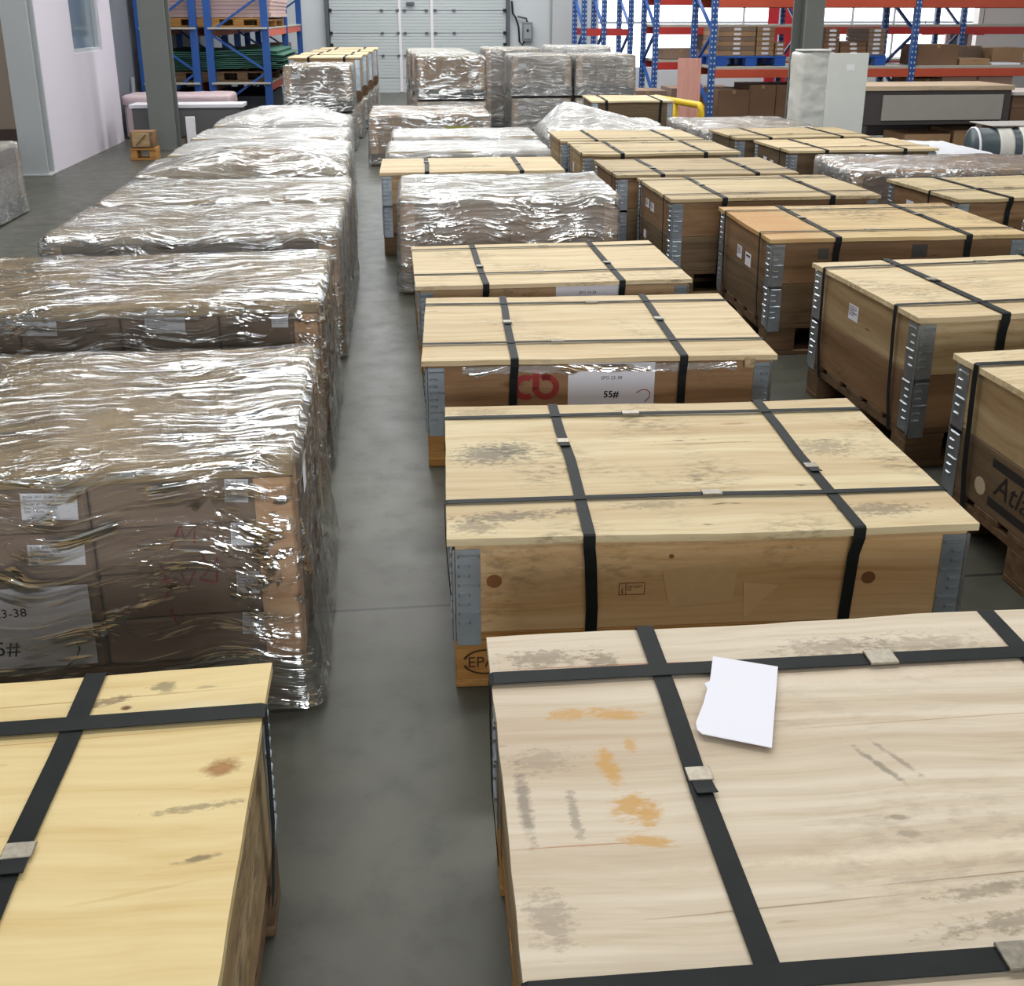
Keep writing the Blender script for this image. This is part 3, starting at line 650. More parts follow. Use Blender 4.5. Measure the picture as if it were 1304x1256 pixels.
label_left(a4, .17, .445, .08, .05, -.595, LBL, .007); label_left(a4, .05, .44, .08, .05, -.595, LBL, .007); label_left(a4, .20, .25, .06, .05, -.595)
label_front(a4, .30, .46, .2, .05, -.385, None, mat=plain('grey_sticker', S(150, 152, 152), .5)); label_front(a4, .52, .46, .07, .05, -.385, None)
a5 = crate('dark crate in the second row, behind the dark-sided crate with bright hinges', 1.95, 6.93, .8, .56, 2, M_lid_dirty, RM, M_pallet_dk, lw=1.20, ld=.76, seed=15, straps_y=(-.25,), sw=(.03, .014))
a6 = crate('grey-sided crate, second from last in the second row', 1.915, 7.99, 0, .56, 2, M_lid_old, [M_pine_lt, M_pine_dk], M_pallet_dk, lw=1.18, ld=.78, seed=16, straps_y=(-.3, .25), sw=(.03, .014))
label_left(a6, .15, .40, .06, .07, -.575)
a7 = crate('last crate in the second row, in front of the peaked film pile', 1.88, 8.86, 0, .56, 2, M_lid_old, [M_pine_lt, M_pine_lt], M_pallet_dk, lw=1.18, ld=.78, seed=17, straps_y=(-.3,), sw=(.03, .014))
# peaked film pile, crate and small wrapped load behind it
wrapped('film-wrapped flat pile with the film pulled up to a peak', 1.95, 10.0, 2, 1.25, .85, .47, cols=2, layers=3, seed=21, mat=M_film_white, tent=[(-.34, .1, .05, .16, .26), (.35, -.2, .4, .1, .05)], amp=.016, name='wrapped_pile')
crate('small crate between the stacked wrapped loads and the yellow guard rail', 2.66, 12.4, -3, .60, 2, M_lid, [M_pine_dk, M_pine_dk], M_pallet_dk, lw=.95, ld=.9, seed=22, straps_y=(), full=False)
wrapped('white film-wrapped cube below the yellow guard rail', 2.40, 11.12, 0, .60, .64, .46, cols=1, layers=2, seed=23, mat=M_film_white)

# ================================================================== third row
b0 = wrapped('grey film-wrapped load cut off by the right edge of the picture', 3.88, 5.0, 2, 1.1, .62, .48, cols=2, layers=3, seed=30, mat=M_film_dense, card=M_card_gr)
b1 = crate('crate with two white side labels next to the cut-off wrapped load', 3.64, 5.88, 4, .56, 2, M_lid_old, [M_pine_br, M_pine_br], M_pallet_dk, lw=1.24, ld=.78, seed=31, straps_y=(-.1,), sw=(.03, .016))
label_left(b1, .12, .44, .08, .06, LX); label_left(b1, -.04, .43, .08, .06, LX)
b2 = wrapped('long flat film-wrapped load with brown creased top in the third row', 3.78, 7.02, -4, 1.6, .80, .55, cols=2, layers=3, seed=32, amp=.012, topmat=M_card)
b3 = crate('crate with white label pair behind the long brown wrapped load', 3.47, 8.02, 2, .56, 2, M_lid, [M_pine_dk, M_pine_dk], M_pallet_dk, lw=1.2, ld=.74, seed=33, straps_y=(-.2,), sw=(.03, .014))
label_left(b3, .12, .42, .07, .08, -.59); label_left(b3, -.02, .41, .07, .08, -.59)
b4 = crate('last strapped crate in the third row before the shaggy wrapped load', 3.34, 8.90, 2, .56, 2, M_lid_old, [M_pine_dk, M_pine_dk], M_pallet_dk, lw=1.18, ld=.74, seed=34, straps_y=(-.2,), sw=(.03, .014))
b5 = wrapped('shaggy film-wrapped load below the pink board and yellow rail', 3.42, 10.3, 2, 1.22, 1.36, .50, cols=2, layers=3, seed=35, amp=.014, card=M_card)

# ================================================================== left of the aisle
l1 = crate('yellow plywood-lidded crate in the bottom left corner', -.862, 1.14, .8, .475, 1, M_lid_yel, [M_pine_lt], M_pallet_dk, straps_x=(-.30, .332), straps_y=(-.28, .285), sw=(.034, .034), seed=41, loose=.2)
w2 = wrapped('big film-wrapped load with red marker writing, behind the yellow-lidded crate', -.91, 2.50, 1.0, 1.32, .84, .62, cols=3, layers=4, mat=M_film_near, res=1.9, amp=.012, seed=42, flare=.03)
w2y = -.398
for (cx, cz, sx_, sz_) in ((.135, .535, .115, .062), (.135, .42, .118, .05)): label_front(w2, cx, cz, sx_, sz_, w2y, LBL, .0085, tilt=3)
for (cx, cz) in ((.525, .55), (.53, .445), (.533, .325), (.538, .22)): label_front(w2, cx, cz, .05, .055, w2y, LBL, .0075, tilt=4)
pp = part('paper_sheet', box_mesh(.36, .0008, .20, 0), M_paper, w2, (.01, w2y - .002, .245)); text_part('SPO 23-38', .03, M_ink, pp, (-.02, -.0007, .03), (R(90), 0, 0), 'CENTER'); text_part('55#', .05, M_ink, pp, (-.02, -.0007, -.065), (R(90), 0, 0), 'CENTER')
m = MB(); m.tube([(.14, 0, -.04), (.145, 0, -.06), (.135, 0, -.085), (.115, 0, -.1)], .0018, 5); part('pen_mark', m.mesh(), M_ink, pp, (0, -.001, 0))
m = MB()
for st in ([(.375, .42), (.40, .475), (.405, .44), (.43, .47), (.425, .43)], [(.35, .38), (.36, .33), (.35, .29)], [(.345, .34), (.38, .345)], [(.44, .40), (.45, .36), (.43, .34), (.46, .33)], [(.47, .39), (.465, .33)], [(.39, .36), (.40, .32), (.42, .36)], [(.36, .27), (.37, .235), (.385, .25)]):
    m.tube([(a, 0, b) for a, b in st], .0022, 5)
part('marker_writing', m.mesh(), M_marker, w2, (0, w2y - .002, 0))
m = MB(); m.box(.6615, .6625, -.32, -.26, .50, .58); part('paper_label', m.mesh(), M_paper, w2)
w3 = wrapped('second film-wrapped load from the front on the left, three white labels', -.955, 3.85, .6, 1.34, .84, .61, cols=4, layers=4, mat=M_film_near, res=1.5, amp=.011, seed=43, card=M_card_gr)
for (cx, cz, sx_, sz_) in ((.148, .545, .13, .06), (-.26, .55, .12, .06), (.525, .55, .055, .055)): label_front(w3, cx, cz, sx_, sz_, -.398, LBL, .008, tilt=2)
w4 = wrapped('third film-wrapped load from the front on the left', -.945, 5.08, .5, 1.31, .80, .60, cols=3, layers=4, mat=M_film, res=1.2, amp=.012, seed=44)
w5_ = wrapped('fourth film-wrapped load from the front on the left', -.945, 5.99, .2, 1.31, .80, .60, cols=3, layers=4, mat=M_film, res=1.0, amp=.012, seed=45)
w6 = wrapped('left-row film-wrapped load tented over a large brown carton on top', -.985, 6.96, 1, 1.30, .82, .60, cols=3, layers=4, mat=M_film, res=1.0, amp=.012, seed=46, tent=[(.12, -.05, .40, .3, .11)])
bx('paper_label', plain('label_beige', S(176, 160, 132), .6), w6, .2, .31, -.2012, -.2003, .625, .69, 0)
w7 = wrapped('left-row film-wrapped load between the two tented ones, nearer', -1.0, 7.92, 0, 1.26, .80, .60, cols=3, layers=4, mat=M_film_white, seed=47, amp=.016, tent=[(-.05, .1, .1, .2, .035)])
w8 = wrapped('left-row film-wrapped load between the two tented ones, farther', -1.04, 8.95, 0, 1.24, .78, .60, cols=3, layers=4, mat=M_film_white, seed=48, amp=.014)
w9_ = wrapped('farthest low left-row load, film tented over a small carton', -1.05, 9.98, 0, 1.2, .80, .60, cols=3, layers=4, mat=M_film_white, seed=49, amp=.014, tent=[(.0, .0, .4, .34, .12)])
# two-tier stacks
def stack_load(label, x, y, z, sx, sy, h, seed, mat=None, card=None, lab=False, dark=True, topmat=None):
    r = wrapped(label, x, y, 0, sx, sy, h, z=z, cols=3, layers=3, mat=mat or M_film_far, card=card or M_card_gr, seed=seed, res=.7, amp=.008, dark_base=dark, topmat=topmat, skirt=.015)
    if lab: label_front(r, -sx / 2 + .15, h - .12, .10, .05, -sy / 2 + .018)
    return r
stack_load('lower wrapped load under the boxy film-wrapped stack before the blue rack', -.94, 13.05, 0, .82, .85, .43, 51)
stack_load('upper film-wrapped load with small label, before the blue rack', -.93, 13.05, .445, .80, .85, .53, 52, mat=M_film, card=M_card_gr, lab=True)
for k, yy in enumerate((14.4, 15.55, 16.7, 17.85)):
    nm = ['first', 'second', 'third', 'last'][k]
    stack_load('lower wrapped load under the %s strapped crate leading to the gate' % nm, -.93 + .05 * k, yy, 0, .9, .95, .45, 53 + k, mat=M_film_far)
    crate('%s strapped crate on top of the stacks leading to the gate' % nm, -.93 + .05 * k, yy, 0, .55, 2, M_lid, [M_pine, M_pine], M_pallet_dk, lw=.92, ld=.95, seed=60 + k, straps_x=(-.2, .25), straps_y=(), full=False, z=.465)
# centre stacks in front of the gate
for k, (xx, yy) in enumerate(((.67, 14.3), (.62, 15.5), (.58, 16.7))):
    nm = ['front', 'middle', 'rear'][k]
    stack_load('lower load of the %s two-tier stack before the gate' % nm, xx, yy, 0, .92, 1.0, .47, 70 + k)
    stack_load('upper brown film-wrapped load of the %s two-tier stack before the gate' % nm, xx, yy, .485, .90, 1.0, .545, 74 + k, mat=M_film if k == 0 else M_film_far, card=M_card)
for k, (xx, nm) in enumerate(((1.84, 'left'), (2.68, 'right'))):
    stack_load('lower grey load of the %s stack with a small label, near blue racks' % nm, xx, 14.3, 0, .80, .95, .50, 80 + k, lab=(k == 0))
    r = stack_load('upper grey-brown film-wrapped load of the %s stack near blue racks' % nm, xx, 14.3, .515, .80, .95, .52, 83 + k, lab=True)
stack_load('tall grey wrapped load behind the centre stacks, right of the gate middle', 1.6, 15.6, 0, .8, .9, 1.08, 88)
stack_load('grey wrapped load with rumpled top behind the left labelled stack', 2.6, 15.8, 0, .9, .9, 1.10, 89, mat=M_film_white)
# wrapped load at far left edge
stack_load('grey film-wrapped block cut off by the left edge of the picture', -3.68, 8.42, 0, 1.28, .88, .57, 90, mat=M_film_far, dark=True)

# ================================================================== columns, racks and what stands around them
def ibeam(name, label, x, y, w_, d_, h, mat, rz=0):
    m = MB(); t = .02
    m.box(-w_ / 2, w_ / 2, -d_ / 2, -d_ / 2 + t, .02, h); m.box(-w_ / 2, w_ / 2, d_ / 2 - t, d_ / 2, .02, h); m.box(-t / 2, t / 2, -d_ / 2 + t, d_ / 2 - t, .02, h)
    r = thing(name, label, 'column', (x, y, 0), rz)
    part('profile', m.mesh(), mat, r)
    bx('base_plate', mat, r, -w_ / 2 - .03, w_ / 2 + .03, -d_ / 2 - .03, d_ / 2 + .03, 0, .02)
    return r
ibeam('steel_column', 'dark grey steel column in front of the green sheets rack', -2.78, 13.0, .30, .22, 7.4, M_grey_col, -3)
ibeam('steel_column', 'pale steel column at the corner of the white office wall', -3.63, 11.0, .25, .2, 7.4, M_pale_col)
ibeam('steel_column', 'grey steel column behind the white leaning board', 5.06, 13.1, .26, .3, 7.4, M_grey_col, 12)
ibeam('steel_column', 'grey steel column beside the gate control box', 3.3, 21.6, .5, .4, 7.4, M_pale_col)
# gate control box
r = thing('control_box', 'grey control box with cable on the wall beside the gate', 'control box', (2.66, 22.35, 1.2))
bx('housing', plain('control_grey', S(120, 128, 132), .5), r, -.1, .1, -.12, 0, -.19, .19, .01)
bx('cover', plain('control_cover', S(150, 158, 162), .5), r, -.075, .075, -.13, -.12, -.14, .14)
bx('button', M_dark, r, -.02, .02, -.14, -.13, .0, .05)
m = MB(); m.tube([(-.06, -.06, -.19), (-.1, -.06, -.26), (-.16, -.06, -.2), (-.18, -.06, .1), (-.24, -.06, .28), (-.3, -.06, .36), (-.32, -.06, .6)], .018, 6); part('cable', m.mesh(True), M_dark, r)
m = MB(); m.tube([(0, -.06, .19), (-.02, -.06, .26), (-.1, -.06, .28), (-.2, -.06, .3)], .02, 6); part('conduit', m.mesh(True), M_gate_d, r)

def rack_blue():
    t = NT('rack_blue_painted_holes'); tc = t.n('TexCoord'); sp = t.n('SeparateXYZ', {0: tc.outputs['Object']})
    q = t.math('ABSOLUTE', t.math('SUBTRACT', t.math('FRACT', t.math('MULTIPLY', sp.outputs[2], 1 / .075)), .5))
    ex = t.math('ABSOLUTE', sp.outputs[0])
    ins = t.math('MULTIPLY', t.math('LESS_THAN', q, .17), t.math('MULTIPLY', t.math('LESS_THAN', ex, .034), t.math('GREATER_THAN', ex, .016)))
    c = t.mix(S(40, 84, 150), S(196, 206, 218), ins)  # pale dots painted in for the bright light behind the upright holes
    return t.fin(t.n('BsdfPrincipled', {'Base Color': c, 'Roughness': .4}))
M_perf = rack_blue()
M_rblue = plain('rack_blue', S(36, 84, 158), .4, var=.1, vscale=3)
M_orange = plain('beam_orange', S(196, 84, 58), .5, var=.1, vscale=3)
M_redb = plain('beam_red', S(186, 58, 52), .5, var=.08, vscale=3)
M_deck = plain('shelf_deck', S(176, 174, 164), .5, var=.08)

def frame(root, x, y0, y1, h, mat, w_=.09, along='y'):
    """upright frame: two posts joined by zigzag braces"""
    for yy in (y0, y1):
        p = (x, yy) if along == 'y' else (yy, x)
        m = MB(); m.box(-w_ / 2, w_ / 2, -.035, .035, 0, h); part('upright', m.mesh(), mat, root, (p[0], p[1], .012))
        bx('foot_plate', M_rblue, root, p[0] - .07, p[0] + .07, p[1] - .06, p[1] + .06, 0, .012)
    z = .25; k = 0
    while z < h - .5:
        a, b = (y0, y1) if k % 2 == 0 else (y1, y0)
        m = MB(); pa = (x, a, z) if along == 'y' else (a, x, z); pb = (x, b, z + .52) if along == 'y' else (b, x, z + .52)
        m.bar(pa, pb, .045, .03); part('brace', m.mesh(), M_rblue, root); z += .52; k += 1

def carton(label, x0, x1, y0, y1, z0, z1, mat, group=None, labels=False, rz=0, name='carton'):
    cx, cy = (x0 + x1) / 2, (y0 + y1) / 2
    r = thing(name, label, 'carton', (cx, cy, z0), rz, group)
    w_, d_, h = x1 - x0, y1 - y0, z1 - z0
    bx('box_body', mat, r, -w_ / 2, w_ / 2, -d_ / 2, d_ / 2, 0, h, .004)
    m = MB(); m.box(-.025, .025, -d_ / 2 - .001, d_ / 2 + .001, h - min(.05, h * .5), h + .0008); part('tape', m.mesh(), M_card, r)
    if labels: bx('paper_label', M_paper, r, -.05 if w_ > .2 else -w_ * .3, .05 if w_ > .2 else w_ * .3, -d_ / 2 - .002, -d_ / 2, h * .25, h * .75, 0)
    return r

ORD = ['topmost', 'second from top', 'third from top', 'fourth from top', 'fifth from top', 'sixth from top', 'seventh from top', 'eighth from top', 'ninth from top', 'bottom']
def od(k, n): return ORD[n - 1 - k] if k else 'bottom'
# --- left rack, end frames towards the camera, bays running away
r = thing('pallet_rack', 'blue pallet rack with orange beams and green sheets, left of the gate', 'rack', (0, 0, 0))
for yy in (15.5, 18.2, 20.9):
    frame(r, yy, -3.52, -2.80, 4.5, M_rblue, .10, 'x'); frame(r, yy, -2.60, -1.83, 4.5, M_rblue, .10, 'x')
for (xa, xb) in ((-3.52, -2.80), (-2.60, -1.83)):
    for xx in (xa, xb):
        for ya, yb in ((15.5, 18.2), (18.2, 20.9)):
            for z in (.56, 1.30, 2.1, 3.0): bx('beam', M_orange, r, xx - .03, xx + .03, ya + .04, yb - .04, z - .06, z + .04)
    for ya, yb in ((15.42, 18.2), (18.2, 20.9)):
        for z in (.56, 1.30, 2.1, 3.0): bx('shelf_board', M_deck, r, xa - .0, xb + .04, ya, yb, z + .041, z + .065)
M_green = plain('green_sheet', S(58, 116, 98), .4, var=.3, vscale=2)
M_pinkw = plain('pink_sheet', S(196, 168, 166), .6, var=.1, vscale=2)
def sheet(name, label, cat, x0, x1, y0, y1, z, t, mat, seed, group, sag=.02):
    nx = 14; v = []; f = []
    for i in range(nx + 1):
        u = i / nx; x = x0 + (x1 - x0) * u + .0
        dz = sag * math.sin(u * 6.3 + seed) * .4 + sag * .6 * noise.noise(Vector((u * 4, seed, 0)))
        for yy in (y0, y1):
            for q in (0, t): v.append((x, yy, z + dz + q))
    for i in range(nx):
        a = i * 4; b = a + 4
        f += [(a, b, b + 1, a + 1), (a + 2, a + 3, b + 3, b + 2), (a + 1, b + 1, b + 3, a + 3), (a, a + 2, b + 2, b)]
    f += [(0, 1, 3, 2), (nx * 4, nx * 4 + 2, nx * 4 + 3, nx * 4 + 1)]
    return tag(part(name, raw_mesh(name, v, f, False), mat), label, cat, group)
for k in range(10):
    sheet('green_sheet', od(k, 10) + ' thin green sheet of the wavy stack on the blue rack', 'sheet', -3.45 + random.uniform(-.02, .03), -1.66 + random.uniform(-.06, .08), 15.62 + random.uniform(-.05, .03), 17.9, .80 + k * .026, .012, M_green, 3.1, 'wavy green sheets', .030)
for i, xx in enumerate((-3.05, -2.2)):
    r = thing('rack_pallet', ['wooden pallet under the green sheets, behind the grey column', 'wooden pallet under the green sheets, right half'][i], 'pallet', (xx, 16.7, .628))
    add_pallet(r, .8, 2.2, M_pallet_dk, 0, .14, False)
for k in range(6):
    sheet('pink_board', od(k, 6) + ' thick pale pink board on the upper rack shelf', 'board', -3.4 + random.uniform(-.02, .02), -1.74 + random.uniform(-.03, .03), 15.62, 17.9, 1.50 + k * .052, .047, M_pinkw, 1.0, 'pale pink boards', .003)
for i, xx in enumerate((-3.05, -2.2)):
    r = thing('rack_pallet', ['wooden pallet under the pink boards, left half', 'wooden pallet under the pink boards, right half'][i], 'pallet', (xx, 16.7, 1.367))
    add_pallet(r, .8, 2.2, M_pallet, 0, .125, False)
sheet('dark_panel', 'dark panel stack on the bottom shelf of the blue rack', 'panel', -3.4, -1.9, 15.7, 17.9, .0, .42, plain('dark_panel', S(48, 52, 60), .6, var=.3), 0, None, 0)
for k, yy in enumerate((18.5, 19.6)):
    carton(['brown carton in the far bay of the blue rack, nearer the camera', 'brown carton in the far bay of the blue rack, nearer the gate'][k], -2.5, -1.95, yy, yy + .8, .628, 1.05, M_card_dk)

# --- things in front of the left rack
r = thing('wrapped_load', 'pinkish white wrapped load behind the dark box with white top', 'wrapped pallet', (-2.86, 14.5, 0))
M_pk = plain('pink_wrap', S(206, 186, 190), .5, var=.06, bump=.3, vscale=9)
bx('body', M_pk, r, -.66, .66, -.32, .32, .0, .50, .03)
m = film_mesh(1.36, .70, .43, .55, 30, 16, 3, .012, 3.3); part('cover_sheet', m, M_pk, r)
r = thing('storage_box', 'dark grey box with flat white top beside the grey column', 'box', (-2.56, 13.42, 0))
M_dkbox = plain('dark_box', S(92, 92, 94), .6, var=.15, vscale=4)
bx('body', M_dkbox, r, -.64, .64, -.18, .18, .13, .46, .006); bx('top_panel', M_white, r, -.67, .67, -.2, .2, .461, .505, .004)
for x in (-.55, 0, .55): bx('skid', M_pallet_dk, r, x - .05, x + .05, -.17, .17, 0, .13)
r = thing('pallet_crate', 'small wooden crate on a short pallet at the foot of grey column', 'crate', (-2.83, 12.12, 0))
bx('crate_body', M_pine_br, r, -.12, .12, -.12, .12, .135, .31)
bx('front_panel', M_pine_lt, r, -.10, .085, -.128, -.12, .15, .30); m = MB(); m.bar((-.06, -.131, .17), (.05, -.131, .28), .03, .01); part('diagonal_slat', m.mesh(), M_pine_dk, r)
for x in (-.1, .1): bx('block', M_pallet, r, x - .035, x + .035, -.11, .11, .022, .11)
bx('bottom_board', M_pallet, r, -.135, .135, -.12, .12, 0, .022); bx('deck_board', M_pallet, r, -.135, .135, -.12, .12, .11, .132)
tag(bx('display_board', M_white, None, -2.40, -2.30, 12.30, 12.33, 0, .44), 'narrow white panel standing right of the dark grey column', 'panel')
m = MB(); m.bar((-3.59, 14.98, .02), (-3.61, 15.2, .72), .04, .03)
tag(part('metal_bar', m.mesh(), plain('bar_metal', S(170, 174, 180), .4, .6)), 'metal bar leaning on the grey wall beside the blue rack', 'bar')

# --- right racks, beams facing the camera
def front_rack(label, xs, y0, y1, h, zs, beam, deck=True):
    r = thing('pallet_rack', label, 'rack', (0, 0, 0))
    for xx in xs: frame(r, xx, y0, y1, h, M_perf, .085)
    for a, b in zip(xs[:-1], xs[1:]):
        for z in zs:
            for yy in (y0, y1): bx('beam', beam, r, a + .045, b - .045, yy - .03, yy + .03, z - .115, z)
            if deck: bx('shelf_board', M_deck, r, a + .05, b - .05, y0 - .02, y1 + .02, z + .0005, z + .04)
    return r
front_rack('blue rack with orange-red beams behind the grey column and workbench', (4.43, 7.40, 10.3), 15.0, 16.0, 4.6, (.79, 1.745, 2.7), M_orange)
front_rack('blue rack with red beams standing against the bright windows', (3.2, 3.55, 4.02), 18.6, 19.6, 4.6, (1.30,), M_redb, False)
front_rack('blue rack frame pair seen through the rack by the pink board', (4.18, 6.6, 9.4, 11.6), 17.4, 18.3, 4.6, (.79, 1.34, 1.80), M_redb)
M_bpal = plain('blue_plastic', S(38, 84, 168), .4)
def plastic_pallet(label, x, y, z, sx, sy):
    r = thing('plastic_pallet', label, 'pallet', (x, y, z))
    bx('deck', M_bpal, r, -sx / 2, sx / 2, -sy / 2, sy / 2, .11, .14, .004)
    for xx in (-sx / 2 + .08, 0, sx / 2 - .08):
        for yy in (-sy / 2 + .08, 0, sy / 2 - .08): bx('foot', M_bpal, r, xx - .08, xx + .08, yy - .08, yy + .08, 0, .11, .004)
    return r
plastic_pallet('blue plastic pallet left of the grey column on the rack shelf', 5.02, 15.5, .832, 1.02, .9)
plastic_pallet('blue plastic pallet right of the grey column on the rack shelf', 6.55, 15.5, .832, .95, .9)
zz = .975
for k in range(6):
    t_ = .066
    carton(od(k, 6) + ' flat carton of the wide stack left of the grey column', 4.54, 5.08, 15.1, 15.9, zz + k * t_, zz + (k + 1) * t_ - .002, M_card_gr if k % 2 else M_card, 'wide carton stack on blue pallet', True)
    carton(od(k, 6) + ' small carton of the narrow stack beside the wide stack', 5.10, 5.36, 15.1, 15.9, zz + k * t_, zz + (k + 1) * t_ - .002, M_card, 'narrow carton stack on blue pallet', True)
for k in range(3):
    carton(od(k, 3) + ' small carton of the low stack by the grey column', 5.38, 5.52, 15.1, 15.6, zz + k * .06, zz + (k + 1) * .06 - .002, M_card, 'low carton stack by column', True)
for k in range(6):
    carton(od(k, 6) + ' flat carton of the dark stack right of the grey column', 6.1, 6.32, 15.08, 15.9, zz + k * .062, zz + (k + 1) * .062 - .002, M_card_dk, 'dark stack right of column', True)
    carton(od(k, 6) + ' flat carton of the labelled stack at the right pallet end', 6.75, 7.0, 15.08, 15.9, zz + k * .062, zz + (k + 1) * .062 - .002, M_card_gr, 'label stack at right pallet end', True)
for k in range(3):
    carton(od(k, 3) + ' flat carton of the low stack between taller stacks', 6.34, 6.73, 15.06 + .02 * k, 15.9, zz + k * .062, zz + (k + 1) * .062 - .002, M_card_dk, 'low stack between taller stacks', True)
carton('large closed brown carton on the rack beside the blue upright', 7.50, 8.12, 15.05, 15.6, .832, 1.12, M_card_dk)
carton('flat open carton with white flap on the rack shelf', 8.16, 8.62, 15.05, 15.7, .832, .92, M_card)
carton('grey-brown carton at the back of the right rack shelf', 8.45, 8.86, 15.75, 15.98, .832, 1.08, M_card_gr)
carton('beige carton at the right end of the rack shelf', 8.9, 9.4, 15.5, 15.9, .832, 1.06, M_card)
tag(bx('white_sheet', M_paper, None, 8.66, 9.1, 15.05, 15.45, .832, .86), 'white sheet stack lying on the shelf near the right edge', 'sheets')
carton('big brown carton on the floor under the rack, left', 4.56, 5.02, 15.02, 15.8, 0, .50, M_card_dk)
carton('big brown carton on the floor under the rack, middle', 5.03, 5.42, 15.05, 15.8, 0, .57, M_card_dk)
carton('big brown carton on the floor under the rack, by the column', 5.43, 5.95, 15.05, 15.8, 0, .57, M_card_dk)
carton('brown carton under the rack shelf behind the workbench', 7.5, 7.95, 15.1, 15.8, 0, .64, M_card_dk)
carton('large pale pink-brown carton under the shelf behind the workbench', 8.0, 9.1, 15.2, 15.8, 0, .66, plain('pale_carton', S(222, 178, 158), .6, var=.06))
carton('carton on the middle shelf in front of the bright window', 4.02 + .3, 4.95, 17.5, 18.1, .84, 1.0, M_card_gr)
carton('tall carton beside the blue upright near the pink board', 4.98, 5.4, 17.45, 18.1, .84, 1.3, M_card)
carton('low carton on the floor behind the yellow guard rail', 3.5, 4.1, 16.2, 16.9, 0, .42, M_card_gr)
carton('low wide carton on the floor behind the pink board', 4.2, 5.2, 16.3, 17.0, 0, .45, M_card_gr)
r = thing('display_cabinet', 'white framed glass cabinet beyond the rack near the right edge', 'cabinet', (10.05, 18.7, 0))
for a in ((-.25, -.17, 0, 1.32), (.17, .25, 0, 1.32)): bx('frame_post', M_white, r, a[0], a[1], -.03, .03, a[2], a[3])
for a in ((0, .12), (.82, .9), (1.22, 1.32)): bx('frame_rail', M_white, r, -.17, .17, -.03, .03, *a)
bx('glass_pane', plain('cabinet_glass', S(104, 124, 136), .1), r, -.17, .17, -.005, .005, .12, 1.22, 0)
r = thing('hanging_banner', 'red strip banner behind the white glass cabinet', 'banner', (10.1, 19.0, 0))
bx('banner_cloth', plain('red_banner', S(206, 40, 50), .6), r, -.6, .6, -.01, .01, 1.18, 1.36, 0)
for x in (-.55, .55): bx('cord', M_dark, r, x - .004, x + .004, -.004, .004, 1.36, 7.5, 0)
tag(bx('signboard', plain('red_sign', S(196, 48, 60), .6), None, 6.95, 7.5, 20.0, 20.03, 0, 1.75, 0), 'red signboard seen above the cartons left of the column', 'sign')
struct(bx('wall_backright', plain('far_room_wall', S(214, 212, 208), .6), None, 11.0, 14, 19.8, 20.0, 0, 4, 0))

# --- yellow guard rail and pink board
r = thing('guard_rail', 'yellow pipe guard rail standing in front of the pink board', 'guard rail', (3.43, 13.85, 0), -79)
M_yel = plain('safety_yellow', S(222, 186, 40), .4, var=.08)
m = MB(); m.tube([(-.22, 0, .012), (-.22, 0, .40), (-.21, 0, .455), (-.17, 0, .48), (1.12, 0, .48), (1.16, 0, .455), (1.17, 0, .40), (1.17, 0, .012)], .042, 12); part('pipe', m.mesh(True), M_yel, r)
m = MB(); m.tube([(.45, 0, .012), (.45, 0, .47)], .036, 12); part('middle_post', m.mesh(True), M_yel, r)
for x in (-.22, .45, 1.17): bx('base_plate', M_yel, r, x - .08, x + .08, -.08, .08, 0, .012)
pb = tag(part('pink_plywood', box_mesh(.33, .018, .95, .002), wood('pink_plywood', S(214, 160, 148), S(204, 148, 136), S(184, 124, 112), grain=(26, 26, 1.0), dirt=.1, knots=0), None, (4.08, 14.88, .476), (R(-4), 0, R(-6))), 'upright pink plywood board leaning on the blue rack upright', 'board')
# --- white leaning board with film
r = thing('white_board', 'tall white board partly wrapped in film, before the grey column', 'board', (4.55, 10.95, 0), 2)
M_wb = plain('white_board', S(214, 216, 210), .5, var=.06, vscale=3)
bx('board', M_wb, r, -.10, .34, -.09, -.05, 0, 1.15, .004)
m = film_mesh(.36, .22, 0, 1.17, 12, 8, 34, .02, 9.1); part('film_bundle', m, plain('white_film_bundle', S(206, 206, 200), .35, var=.15, vscale=10, bump=.6), r, (-.25, .02, 0), (0, 0, R(8)))
bx('cap_strip', M_wb, r, -.40, -.08, -.10, .10, 1.172, 1.19, .004)
bx('sticker', plain('sticker_pale', S(236, 238, 240), .3), r, .10, .19, -.0912, -.0904, .98, 1.04, 0)
# --- workbench
r = thing('workbench', 'workbench with pale wooden top and grey front panel', 'workbench', (6.32, 12.35, 0))
bx('bench_top', wood('bench_top_wood', S(206, 186, 160), S(192, 168, 140), S(160, 134, 106), dirt=.4, knots=0), r, -.95, .88, -.4, .4, .69, .745)
M_bench = plain('bench_frame', S(72, 66, 66), .6)
bx('apron', M_bench, r, -.93, .86, -.38, -.34, .30, .688)
bx('front_panel', plain('bench_panel_grey', S(158, 154, 146), .5, var=.05), r, -.72, .76, -.40, -.382, .35, .64)
for x in (-.9, .83):
    for y in (-.34, .34): bx('leg', M_bench, r, x - .03, x + .03, y - .03, y + .03, 0, .69)
bx('back_panel', M_bench, r, -.87, .80, .33, .36, .1, .688)
carton('wide brown carton on the floor under the workbench', 5.95, 6.52, 12.02, 12.6, 0, .18, M_card)
carton('squarish brown carton under the right end of the workbench', 6.56, 7.0, 12.02, 12.6, 0, .22, M_card)
for k in range(4):
    carton(od(k, 4) + ' brown carton of the stack at the right end of workbench', 7.28, 7.9, 12.1, 12.7, k * .155, (k + 1) * .155 - .002, M_card_dk, 'carton stack beside workbench')
tag(bx('board_sheet', plain('pale_sheet', S(206, 196, 190), .6), None, 7.25, 8.2, 12.05, 12.75, .6195, .66), 'pale board lying on the carton stack at the right edge', 'board')
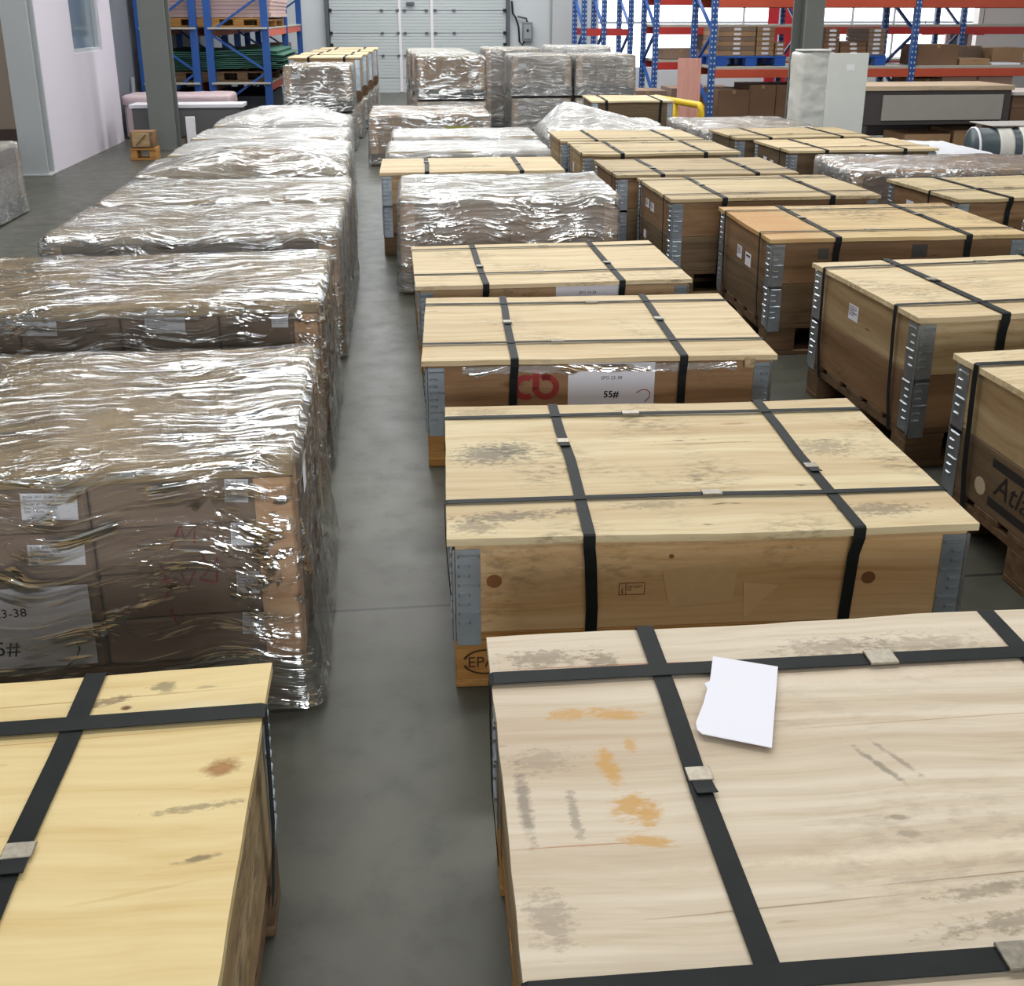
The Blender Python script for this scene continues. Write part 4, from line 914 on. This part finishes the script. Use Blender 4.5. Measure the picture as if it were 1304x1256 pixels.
# --- white foam mound behind third-row crates
v = []; f = []; nx, ny = 24, 12
for j in range(ny + 1):
    for i in range(nx + 1):
        u, w_ = i / nx, j / ny; e = max(0, 1 - (2 * u - 1) ** 2) * max(0, 1 - (2 * w_ - 1) ** 2)
        v.append((-.75 + 1.5 * u, -.4 + .8 * w_, .02 + .5 * e ** .3 * (1 - .35 * u) * (1 if e > 0 else 0) + .03 * noise.noise(Vector((u * 9, w_ * 9, 2)))))
f = [(j * (nx + 1) + i, j * (nx + 1) + i + 1, (j + 1) * (nx + 1) + i + 1, (j + 1) * (nx + 1) + i) for j in range(ny) for i in range(nx)]
f.append(tuple([i for i in range(nx + 1)][::-1]))
fo = tag(part('foam_sheet', raw_mesh('foam', v, f, True), plain('white_foam', S(226, 228, 234), .5, var=.04, bump=.5, vscale=20), None, (4.86, 9.1, 0)), 'crumpled white foam sheet heap behind the third-row crates', 'foam')
mo = fo.modifiers.new('solid', 'SOLIDIFY'); mo.thickness = .008
# --- covered rolls at the right edge
for k, (yy, lab) in enumerate(((10.1, 'dark fabric roll with white wrap lying at the right edge'),)):
    r = thing('material_roll', lab, 'roll', (5.72, yy, .25), -8)
    m = MB(); m.tube([(-.012, 0, 0), (1.6, 0, 0)], .205, 24); part('roll_core', m.mesh(True), plain('roll_dark', S(62, 74, 80), .35, var=.2), r)
    m = MB(); m.tube([(-.008, 0, 0), (.012, 0, 0)], .215, 24); part('end_ring', m.mesh(True), M_white, r)
    for a, b, q in ((.20, .34, .212), (.42, 1.5, .222)):
        m = MB(); m.tube([(a, 0, 0), (a + .02, 0, 0), (b - .02, 0, 0), (b, 0, 0)], q, 24); part('cover', m.mesh(True), plain('white_wrap', S(208, 206, 198), .5, var=.1, bump=.5, vscale=14), r)
    for x in (.15, 1.3): bx('cradle', M_pallet_dk, r, x - .05, x + .05, -.2, .2, -.25, -.17)
tag(bx('cover_board', plain('grey_board', S(176, 172, 168), .6), None, 5.85, 7.3, 10.0, 10.45, .4745, .485), 'thin grey board resting on the wrapped fabric roll', 'board')
